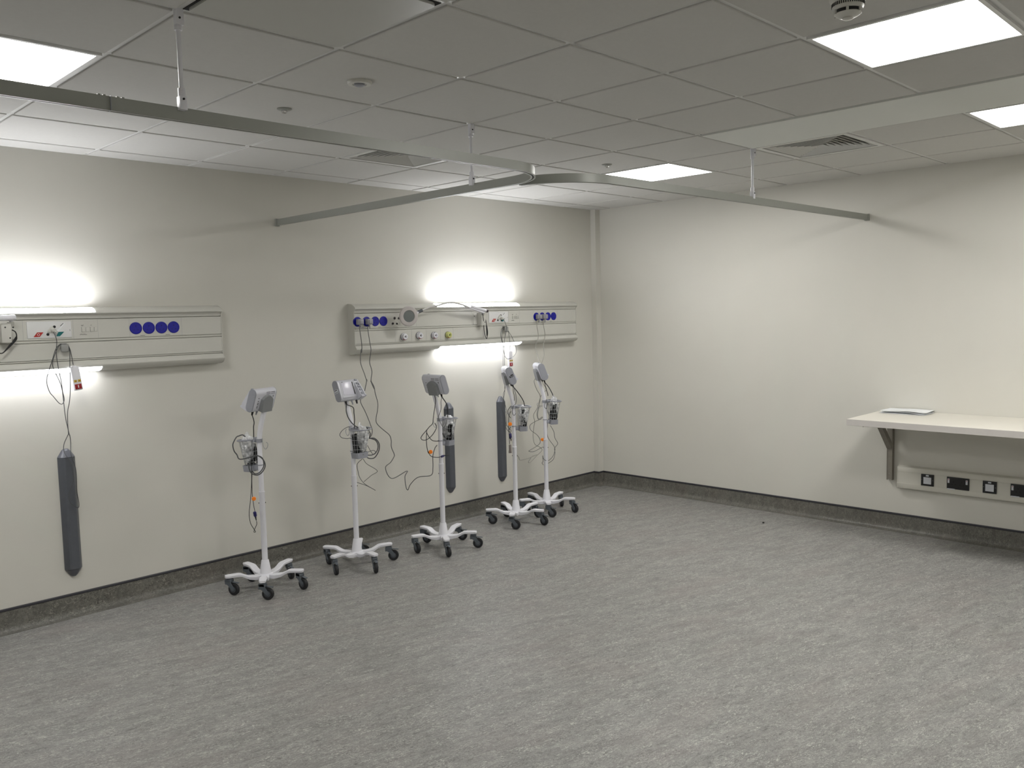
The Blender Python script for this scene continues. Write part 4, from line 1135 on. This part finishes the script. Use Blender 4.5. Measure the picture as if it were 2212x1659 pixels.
def make_stand():
    t = empty('monitor_stand', (0, 0, 0))
    bm = NB(); lathe(bm, [(.034, .066), (.047, .078), (.044, .098), (.036, .102), (.0235, .182), (.0215, .186)], 40)
    obj('base_hub', bm, WHITE, t)
    for k in range(5):
        bm = NB()
        st = [(.022, .098, .034, .026), (.065, .0945, .028, .0255), (.105, .099, .022, .0235), (.125, .107, .019, .023), (.150, .1205, .018, .023), (.165, .124, .018, .023), (.232, .125, .018, .023), (.246, .1245, .017, .019), (.250, .1235, .014, .014)]
        rings = []
        for r, zt, th, w in st:
            b = .003
            sec = [(-w+b, zt), (w-b, zt), (w, zt-b), (w-.002, zt-th+b), (w-.002-b, zt-th), (-w+.002+b, zt-th), (-w+.002, zt-th+b), (-w, zt-b)]
            rings.append([bm.verts.new((r, y, z)) for y, z in sec])
        for a, b_ in zip(rings, rings[1:]):
            for q in range(8):
                bm.faces.new((a[q], a[(q+1) % 8], b_[(q+1) % 8], b_[q]))
        bm.faces.new(rings[0]); bm.faces.new(rings[-1][::-1])
        l = obj('base_leg', bm, WHITE, t, smooth=25)
        l.rotation_euler = (0, 0, R(72*k))
        l['k'] = k
        bm = NB()
        lathe(bm, [(.013, .098), (.013, .108)], 16)
        side = [(-.021, .101), (.018, .101), (.021, .090), (.020, .080), (.034, .060), (.044, .040), (.040, .030), (.030, .028), (.018, .040), (.000, .062), (-.020, .074), (-.023, .088)]
        for y0, y1 in ((-.0165, -.0125), (.0125, .0165)):
            A = [bm.verts.new((x, y0, z)) for x, z in side]; B = [bm.verts.new((x, y1, z)) for x, z in side]
            for q in range(len(side)):
                bm.faces.new((A[q], A[(q+1) % len(side)], B[(q+1) % len(side)], B[q]))
            bm.faces.new(A); bm.faces.new(B[::-1])
        box(bm, -.0225, .0195, -.0165, .0165, .080, .102, bev=.004, seg=2)
        box(bm, -.024, -.012, -.0160, .0160, .066, .096, bev=.004, seg=2)
        tube(bm, [(.032, -.0185, .037), (.032, .0185, .037)], .006, 12)
        c = obj('caster', bm, CAST, t, smooth=30)
        c['k'] = k
        bm = NB()
        Mx = to_axis((.032, -.011, .037), (0, 1, 0))
        lathe(bm, [(.024, 0), (.034, 0), (.0368, .004), (.0370, .011), (.0368, .018), (.034, .022), (.024, .022)], 36, 0, Mx)
        wh = obj('wheel', bm, TYRE, c)
        bm = NB()
        lathe(bm, [(.0255, .0005), (.0255, .0215)], 32, 0, Mx)
        lathe(bm, [(.020, -.0008), (.018, -.0015), (.008, -.0012)], 32, 0, Mx)
        lathe(bm, [(.020, .0228), (.018, .0235), (.008, .0232)], 32, 0, Mx)
        obj('wheel_hub', bm, HUBG, c)
        bm = NB()
        box(bm, .016, .060, -.009, .009, .083, .088, bev=.002, mtx=Matrix.Translation((0, 0, .0)) @ Matrix.Rotation(R(6), 4, 'Y'))
        obj('brake_pedal', bm, CAST, c, smooth=30)
    bm = NB(); lathe(bm, [(.0182, .150), (.0182, .618), (.0190, .620), (.0190, .628), (.0170, .630)], 32)
    obj('lower_pole', bm, WHITE, t)
    bm = NB()
    path = catmull([(0, 0, .60), (0, 0, .80), (0, .000, .93), (0, .005, .985), (0, .020, 1.05), (0, .042, 1.115), (0, .057, 1.165)], 8)
    tube(bm, path, .0158, 24)
    obj('upper_pole', bm, WHITE, t)
    for s in (-1, 1):
        bm = NB(); tube(bm, [(s*.0175, 0, .555), (s*.0225, 0, .555)], .0035, 10)
        obj('height_pin', bm, BLACK, t)
    # monitor
    bm = NB()
    extrude_profile(bm, capsule(.029, .150), 'x', -.090, .090)
    bmesh.ops.transform(bm, matrix=TILT, verts=bm.verts)
    mon = obj('monitor', bm, MONW, t, smooth=40)
    for s in (-1, 1):
        bm = NB()
        extrude_profile(bm, capsule(.0285, .149), 'x', s*.090, s*.094)
        extrude_profile(bm, capsule(.025, .142), 'x', s*.094, s*.0955)
        bmesh.ops.transform(bm, matrix=TILT, verts=bm.verts)
        obj('side_cover', bm, GREYP, mon, smooth=40)  # grey combines the cover's own colour with shading painted into it
    bm = NB()
    box(bm, -.078, .050, -.0315, -.020, -.058, .056, bev=.004)
    bmesh.ops.transform(bm, matrix=TILT, verts=bm.verts); obj('front_bezel', bm, MONW, mon)
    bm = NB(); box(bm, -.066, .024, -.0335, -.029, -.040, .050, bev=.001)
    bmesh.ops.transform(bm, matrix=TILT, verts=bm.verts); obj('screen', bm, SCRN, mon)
    bm = NB(); box(bm, .028, .036, -.0330, -.029, -.038, .050); box(bm, -.060, -.048, -.0325, -.029, .0515, .0545)
    bmesh.ops.transform(bm, matrix=TILT, verts=bm.verts); obj('dark_window', bm, BLACK, mon, smooth=0)
    # thermometer holder wedge
    wedge = [(-.016, .070), (-.027, .060), (-.046, .010), (-.062, -.034), (-.064, -.044), (-.060, -.049), (-.070, -.056), (-.073, -.063), (-.068, -.068), (-.050, -.071), (-.026, -.075), (-.006, -.074), (-.006, .066)]
    bm = NB(); extrude_profile(bm, wedge, 'x', .084, .0935); extrude_profile(bm, wedge, 'x', .050, .056)
    inner = [(y+.006 if y < -.02 else y, z-.004) for y, z in wedge]
    extrude_profile(bm, inner, 'x', .056, .084)
    bmesh.ops.transform(bm, matrix=TILT, verts=bm.verts); wd = obj('thermometer_holder', bm, MONW, mon, smooth=30)
    bm = NB()
    for k in range(5):
        u = k/4
        y = -.028+(-.060+.028)*u; z = .062+(-.040-.062)*u
        box(bm, .060, .080, -.005, .004, -.006, .006, bev=.002, mtx=Matrix.Translation((0, y, z)))
    bmesh.ops.transform(bm, matrix=TILT, verts=bm.verts); obj('probe_well', bm, GREYP, mon, smooth=30)
    # back: mounting bracket, vents, ports
    bm = NB()
    back = [(-.056, -.062), (.034, -.064), (.038, -.056), (.038, .016), (.026, .030), (.006, .040), (-.022, .040), (-.038, .030), (-.054, .014)]
    A = [bm.verts.new((x, .024, z)) for x, z in back]; B = [bm.verts.new((x*.96, .050 if z > -.02 else .058, z)) for x, z in back]
    for q in range(len(back)): bm.faces.new((A[q], A[(q+1) % len(back)], B[(q+1) % len(back)], B[q]))
    bm.faces.new(A); bm.faces.new(B[::-1])
    bmesh.ops.transform(bm, matrix=TILT, verts=bm.verts); obj('mount_bracket', bm, MOND, mon, smooth=35)
    bm = NB()
    for x0, x1 in ((-.078, -.042), (-.036, .000)):
        box(bm, x0, x1, .012, .0272, .0555, .0585)
        box(bm, x0, x1, .020, .0293, .0465, .0490)
    for z in (.020, .002, -.012, -.020, -.034, -.042): box(bm, .056, .064, .026, .0294, z, z+.005)
    box(bm, -.070, -.065, .026, .0294, .022, .034)
    bmesh.ops.transform(bm, matrix=TILT, verts=bm.verts); obj('vent_slot', bm, BLACK, mon, smooth=0)
    # underside cable boots
    for x, y in ((.055, .0), (-.035, .004)):
        bm = NB(); tube(bm, [(x, y, -.070), (x, y+.002, -.100)], .007, 10, radii=[.0085, .005])
        bmesh.ops.transform(bm, matrix=TILT, verts=bm.verts); obj('connector', bm, BLACK, mon)
    bm = NB(); tube(bm, [(.012, -.002, -.070), (.012, -.004, -.105)], .006, 10, radii=[.008, .0035])
    bmesh.ops.transform(bm, matrix=TILT, verts=bm.verts); obj('connector', bm, GREYP, mon)
    # basket
    bm = NB()
    lathe(bm, [(.0165, .943), (.0215, .943), (.0215, .966), (.0165, .966)], 24)
    box(bm, -.030, .030, -.036, -.016, .945, .963, bev=.003)
    tube(bm, [(-.034, -.026, .954), (-.022, -.026, .954)], .004, 10)
    obj('clamp_collar', bm, GREYP, t)
    bm = NB(); lathe(bm, [(.0165, .796), (.0195, .796), (.0195, .802), (.0165, .802)], 24); obj('lower_clamp', bm, GREYP, t)
    RX_, RY_, CYB = .078, .058, -.084
    ringp = []
    for k in range(32):
        a = 2*math.pi*k/32
        sx = (abs(math.cos(a))**.8)*math.copysign(1, math.cos(a))
        ringp.append((RX_*sx, CYB+RY_*math.sin(a), .958+.004*math.sin(a)))
    bm = NB(); tube(bm, ringp, .0052, 10, closed=True)
    bk = obj('basket_rim', bm, GREYP, t)
    bm = NB()
    def at(a, u):      # u 0 top .. 1 bottom
        s = 1-.36*u
        return (RX_*.93*s*math.cos(a), (CYB+.016*u)+RY_*.90*s*math.sin(a), .955-.165*u)
    for k in range(14):
        a = 2*math.pi*(k+.5)/14
        tube(bm, [at(a, 0), at(a, .5), at(a, 1)], .0013, 5)
    for u in (.22, .42, .62, .82):
        tube(bm, [at(2*math.pi*k/28, u) for k in range(28)], .0014, 5, closed=True)
    obj('wire_basket', bm, WIRE, bk)
    bm = NB()
    prof0 = [(-.047, -.103), (.047, -.103), (.054, -.090), (.052, -.040), (-.052, -.040), (-.054, -.090)]
    A = [bm.verts.new((x*.86, y, .757)) for x, y in prof0]; B = [bm.verts.new((x, y, .797)) for x, y in prof0]
    C_ = [bm.verts.new((x*.94, -.07+(y+.07)*.92, .797)) for x, y in prof0]; D_ = [bm.verts.new((x*.82, -.07+(y+.07)*.92, .762)) for x, y in prof0]
    n = 6
    for q in range(n):
        q2 = (q+1) % n
        bm.faces.new((A[q], A[q2], B[q2], B[q])); bm.faces.new((B[q], B[q2], C_[q2], C_[q])); bm.faces.new((C_[q], C_[q2], D_[q2], D_[q]))
    bm.faces.new(A[::-1]); bm.faces.new(D_)
    box(bm, -.018, .018, -.042, -.012, .765, .792, bev=.003)
    obj('basket_tray', bm, GREYP, bk, smooth=25)
    bm = NB(); tube(bm, [(0, -.1035, .782), (0, -.107, .781)], .004, 12); obj('tray_screw', bm, CHROME, bk)
    bm = NB()
    cable(bm, [[(0, .018, .962), (0, .026, .955), (0, .032, .918), (0, .048, .902), (0, .064, .915), (0, .068, .936), (0, .058, .946)]], .0021, 8)
    obj('cable_hook', bm, WIRE, t)
    return t

def root_matrix(o):
    return Matrix.Translation(o.location) @ o.rotation_euler.to_matrix().to_4x4()

STANDS = [
    dict(p=(.790, 2.196), phase=20.35, X=(-48, -1), yaw=[-70, -30, -35, -25, -55], label='white monitor stand nearest the camera, orange-tagged lead hanging down its left side'),
    dict(p=(1.473, 2.170), phase=49.86, X=(40, 1), yaw=[0, -65, -75, -80, -10], label='white monitor stand with its screen turned to the camera, second from the left'),
    dict(p=(2.150, 2.039), phase=19.14, X=(-45, 1), yaw=[-20, -40, -60, -70, -10], label='white monitor stand in the middle, seen from behind in front of a grey bumper'),
    dict(p=(3.033, 2.151), phase=0.0, X=(-78, 1), yaw=[-30, -30, -10, -15, -40], label='white monitor stand turned sideways right beside a grey bumper, fourth from the left'),
    dict(p=(3.490, 2.225), phase=9.97, X=(-75, 1), yaw=[-75, -20, -10, -20, -50], label='white monitor stand farthest to the right, under the plugged-in leads'),
]
proto = make_stand()
ROOTS = []
for i, s in enumerate(STANDS):
    o = proto if i == 0 else copy_tree(proto)
    P = Vector(s['p'])
    f = (P-CAMP).normalized()
    r = Vector((f.y, -f.x))
    a, sg = s['X']
    if a < 0: X = -math.cos(R(-a))*r + sg*math.sin(R(-a))*f
    else: X = math.cos(R(a))*r + sg*math.sin(R(a))*f
    rz = math.atan2(X.y, X.x)
    rr = math.atan2(r.y, r.x)
    o.location = (P.x, P.y, 0)
    o.rotation_euler = (0, 0, rz)
    for ch in o.children:
        if 'k' in ch:
            ang = R(s['phase']+72*ch['k'])-rz
            if ch.name.startswith('base_leg'):
                ch.rotation_euler = (0, 0, ang)
            else:
                ch.location = (.226*math.cos(ang), .226*math.sin(ang), 0)
                ch.rotation_euler = (0, 0, R(s['yaw'][ch['k']])+rr-rz)
        if ch.name.startswith('height_pin'):
            ch.rotation_euler = (0, 0, rr-rz)
    tag(o, s['label'], 'monitor stand', 'vital signs monitors on wheeled stands')
    ROOTS.append(o)
for o in list(bpy.data.objects):
    if 'k' in o: del o['k']

# side label stickers on two of the monitors
def sticker(o, side, parts):
    mon = [c for c in o.children if c.name.startswith('monitor')][0]
    bm = NB(); box(bm, side*.0955-.0004, side*.0955+.0004, -.020, .019, -.014, .012, mtx=TILT)
    st = obj('label_sticker', bm, parts[0], mon, smooth=0)
    bm = NB()
    for (y0, y1, z0, z1) in parts[1]:
        box(bm, side*.0955-.0007, side*.0955+.0007, y0, y1, z0, z1, mtx=TILT)
    obj('sticker_print', bm, parts[2], mon, smooth=0)
sticker(ROOTS[1], -1, (MATS['insert_pale'], [(-.012, .016, .004, .009), (-.016, -.006, -.010, -.006), (-.002, .014, -.010, -.006)], PRINT))
sticker(ROOTS[3], -1, (GREYP, [(-.018, .004, .000, .010), (.006, .016, -.012, .002), (-.008, .002, -.012, -.004), (-.018, -.012, -.010, -.002)], BLACK))

# ------------------------------------------------------------------ cables belonging to each monitor
def cart_cable(i, name, key, m, r):
    P = [list(q) for q in PATHS[key]]
    if key[3:] in ('hose', 'lead') and key != 'c0_hose':      # start the cable at the nearest boot under the monitor
        ends = [root_matrix(ROOTS[i]) @ TILT @ Vector(e) for e in ((.055, .002, -.097), (-.035, .006, -.097), (.012, -.004, -.102))]
        k0 = 0
        e = min(ends, key=lambda q: (q-Vector(P[0][0])).length)
        while len(P[0]) > 3 and P[0][0][2] > e.z-.008: P[0].pop(0)
        P[0].insert(0, tuple(e))
    bm = NB(); cable(bm, P, r, 8)
    return W(bm, name, m, ROOTS[i])
def coil(key): pass
cart_cable(0, 'air_hose', 'c0_hose', HOSE, .0036)
cart_cable(0, 'hose_connector_lead', 'c0_lead', BLKRUB, .0030)
s0 = cart_cable(0, 'sensor_cable', 'c0_sensor', BLKRUB, .0020)
cart_cable(1, 'air_hose', 'c1_hose', HOSE, .0036)
cart_cable(1, 'hose_connector_lead', 'c1_lead', BLKRUB, .0030)
s1 = cart_cable(1, 'sensor_cable', 'c1_sensor', HOSE, .0020)
cart_cable(2, 'air_hose', 'c2_hose', BLKRUB, .0036)
cart_cable(2, 'hose_connector_lead', 'c2_lead', CABLE, .0022)
s2 = cart_cable(2, 'sensor_cable', 'c2_sensor', BLKRUB, .0026)
cart_cable(3, 'air_hose', 'c3_hose', BLKRUB, .0036)
cart_cable(3, 'hose_connector_lead', 'c3_lead', CABLE, .0024)
s3 = cart_cable(3, 'sensor_cable', 'c3_sensor', BLKRUB, .0024)
cart_cable(4, 'air_hose', 'c4_hose', HOSE, .0042)
cart_cable(4, 'hose_connector_lead', 'c4_lead', BLKRUB, .0030)
s4 = cart_cable(4, 'sensor_cable', 'c4_sensor', CABLE, .0024)

def drop(parent, key, rad=.0135):
    c = Vector(PATHS[key][0][0]); d = Vector((CAMP.x-c.x, CAMP.y-c.y, 0)).normalized()
    bm = NB(); lathe(bm, [(rad*.9, -.0025), (rad, -.0015), (rad, .0015), (rad*.9, .0025), (rad*.45, .003), (rad*.45, .001), (0, .001)], 24, 0, to_axis(c, d))
    bmesh.ops.translate(bm, verts=bm.verts, vec=(0, 0, 0))
    tag(W(bm, 'orange_tag', ORANGE, parent), 'orange disc tag')
drop(s0, 'c0_tag', .0130); drop(s2, 'c2_tag', .0145); drop(s3, 'c3_tag', .0155); drop(s4, 'c4_tag', .0145)
def conn(parent, key, ax, ln=.030, rad=.0085, m=None):
    c = Vector(PATHS[key][0][0]); d = Vector(ax).normalized()
    bm = NB(); tube(bm, [c-d*ln*.5, c-d*ln*.35, c+d*ln*.35, c+d*ln*.5], rad, 12, radii=[rad*.6, rad, rad, rad*.5])
    W(bm, 'blue_connector', m or mat('navy_connector_'+key, (38, 36, 92), .4), parent)
    bm = NB(); tube(bm, [c-d*ln*.5, c-d*(ln*.5+.026)], rad*.5, 10, radii=[rad*.55, rad*.25]); W(bm, 'cable_boot', BLKRUB, parent)
conn(s0, 'c0_con', (-.15, 0, 1), .034, .010)
conn(s2, 'c2_con', (-1, 0, -.15), .030, .008)
conn(s3, 'c3_con', (-.1, 0, 1), .040, .010)
c = Vector(PATHS['c3_clip'][0][0])
bm = NB(); box(bm, -.010, .010, -.006, .006, -.032, .026, bev=.002, mtx=Matrix.Translation(c)); box(bm, -.014, -.006, -.004, .004, -.042, -.020, mtx=Matrix.Translation(c)); box(bm, .004, .012, -.004, .004, -.044, -.022, mtx=Matrix.Translation(c))
W(bm, 'finger_clip', MATS.get('taupe_clip') or mat('taupe_clip', (122, 114, 110), .5), s3)

# ------------------------------------------------------------------ things lying in the baskets
def crumple(bm, amp, f, seed):
    for v in bm.verts:
        q = v.co*f+Vector((seed, seed*1.3, seed*.7))
        v.co += Vector(noise.noise_vector(q))*amp + Vector(noise.noise_vector(q*2.7))*amp*.5
def place(o, c):
    c = Vector(c)
    for v in o.data.vertices: v.co -= c
    o.location = c
def in_basket(i, lx, ly, lz): return root_matrix(ROOTS[i]) @ Vector((lx, ly, lz))

def bag(i, cx, cy, cz, sx, sy, sz, seed, label):
    bm = NB()
    bmesh.ops.create_icosphere(bm, subdivisions=3, radius=1)
    for v in bm.verts:
        z = v.co.z
        k = 1.12-.30*max(0, -z)+(.0 if z < .3 else -.25*(z-.3))
        v.co = Vector((v.co.x*sx*k, v.co.y*sy*k, z*sz))
    crumple(bm, .014, 30, seed)
    # gathered top
    for v in bm.verts:
        if v.co.z > sz*.62:
            v.co.x += .010*math.sin(seed+v.co.y*130); v.co.z += .008*math.sin(v.co.x*170+seed)
    bmesh.ops.transform(bm, matrix=root_matrix(ROOTS[i]) @ Matrix.Translation((cx, cy, cz)), verts=bm.verts)
    o = obj('plastic_bag', bm, BAG, smooth=0)
    place(o, in_basket(i, cx, cy, cz))
    tag(o, label, 'plastic bag', 'crumpled plastic bags in the wire baskets')

def cuff(i, cx, cy, cz, straps, seed, label):
    bm = NB()
    rnd = random.Random(seed)
    for k in range(straps):
        t_ = bmesh.new()
        bmesh.ops.create_grid(t_, x_segments=6, y_segments=12, size=.5)
        w, h = rnd.uniform(.026, .040), rnd.uniform(.115, .140)
        for v in t_.verts:
            u, q = v.co.x, v.co.y
            v.co = Vector((u*w, .006*math.sin(q*6+k)+.008*u*u*4, q*h))
        r_ = bmesh.ops.extrude_face_region(t_, geom=t_.faces[:])
        for v in [e for e in r_['geom'] if isinstance(e, bmesh.types.BMVert)]: v.co.y += .007
        M_ = Matrix.Translation((cx+(k/(straps-1)-.5)*.070, cy+rnd.uniform(-.018, .018), cz+rnd.uniform(-.008, .010))) @ Matrix.Rotation(rnd.uniform(-.9, .9), 4, 'Z') @ Matrix.Rotation((k/(straps-1)-.5)*.30, 4, 'Y')
        join(bm, t_, 0, M_)
    crumple(bm, .0025, 30, seed)
    bmesh.ops.transform(bm, matrix=root_matrix(ROOTS[i]), verts=bm.verts)
    o = obj('pressure_cuff', bm, CUFF, smooth=50)
    place(o, in_basket(i, cx, cy, cz))
    tag(o, label, 'blood pressure cuff', 'folded black cuffs in the wire baskets')
names = ['the nearest stand', 'the stand with the visible screen', 'the middle stand', 'the fourth stand from the left', 'the farthest right stand']
for i, (bx_, by_, bz_, sx, sy, sz, ns) in enumerate([
        (.018, -.080, .905, .036, .032, .100, 4),
        (.020, -.080, .895, .036, .030, .098, 5),
        (.000, -.082, .890, .050, .036, .090, 3),
        (-.005, -.080, .885, .050, .036, .082, 3),
        (.012, -.085, .905, .038, .034, .094, 5)]):
    bag(i, bx_, by_, bz_, sx, sy, sz, 3.1*i+1, 'crumpled clear plastic bag in the basket of '+names[i])
    cuff(i, -.008, -.074, .860, ns, i+5, 'folded black pressure cuff in the basket of '+names[i])
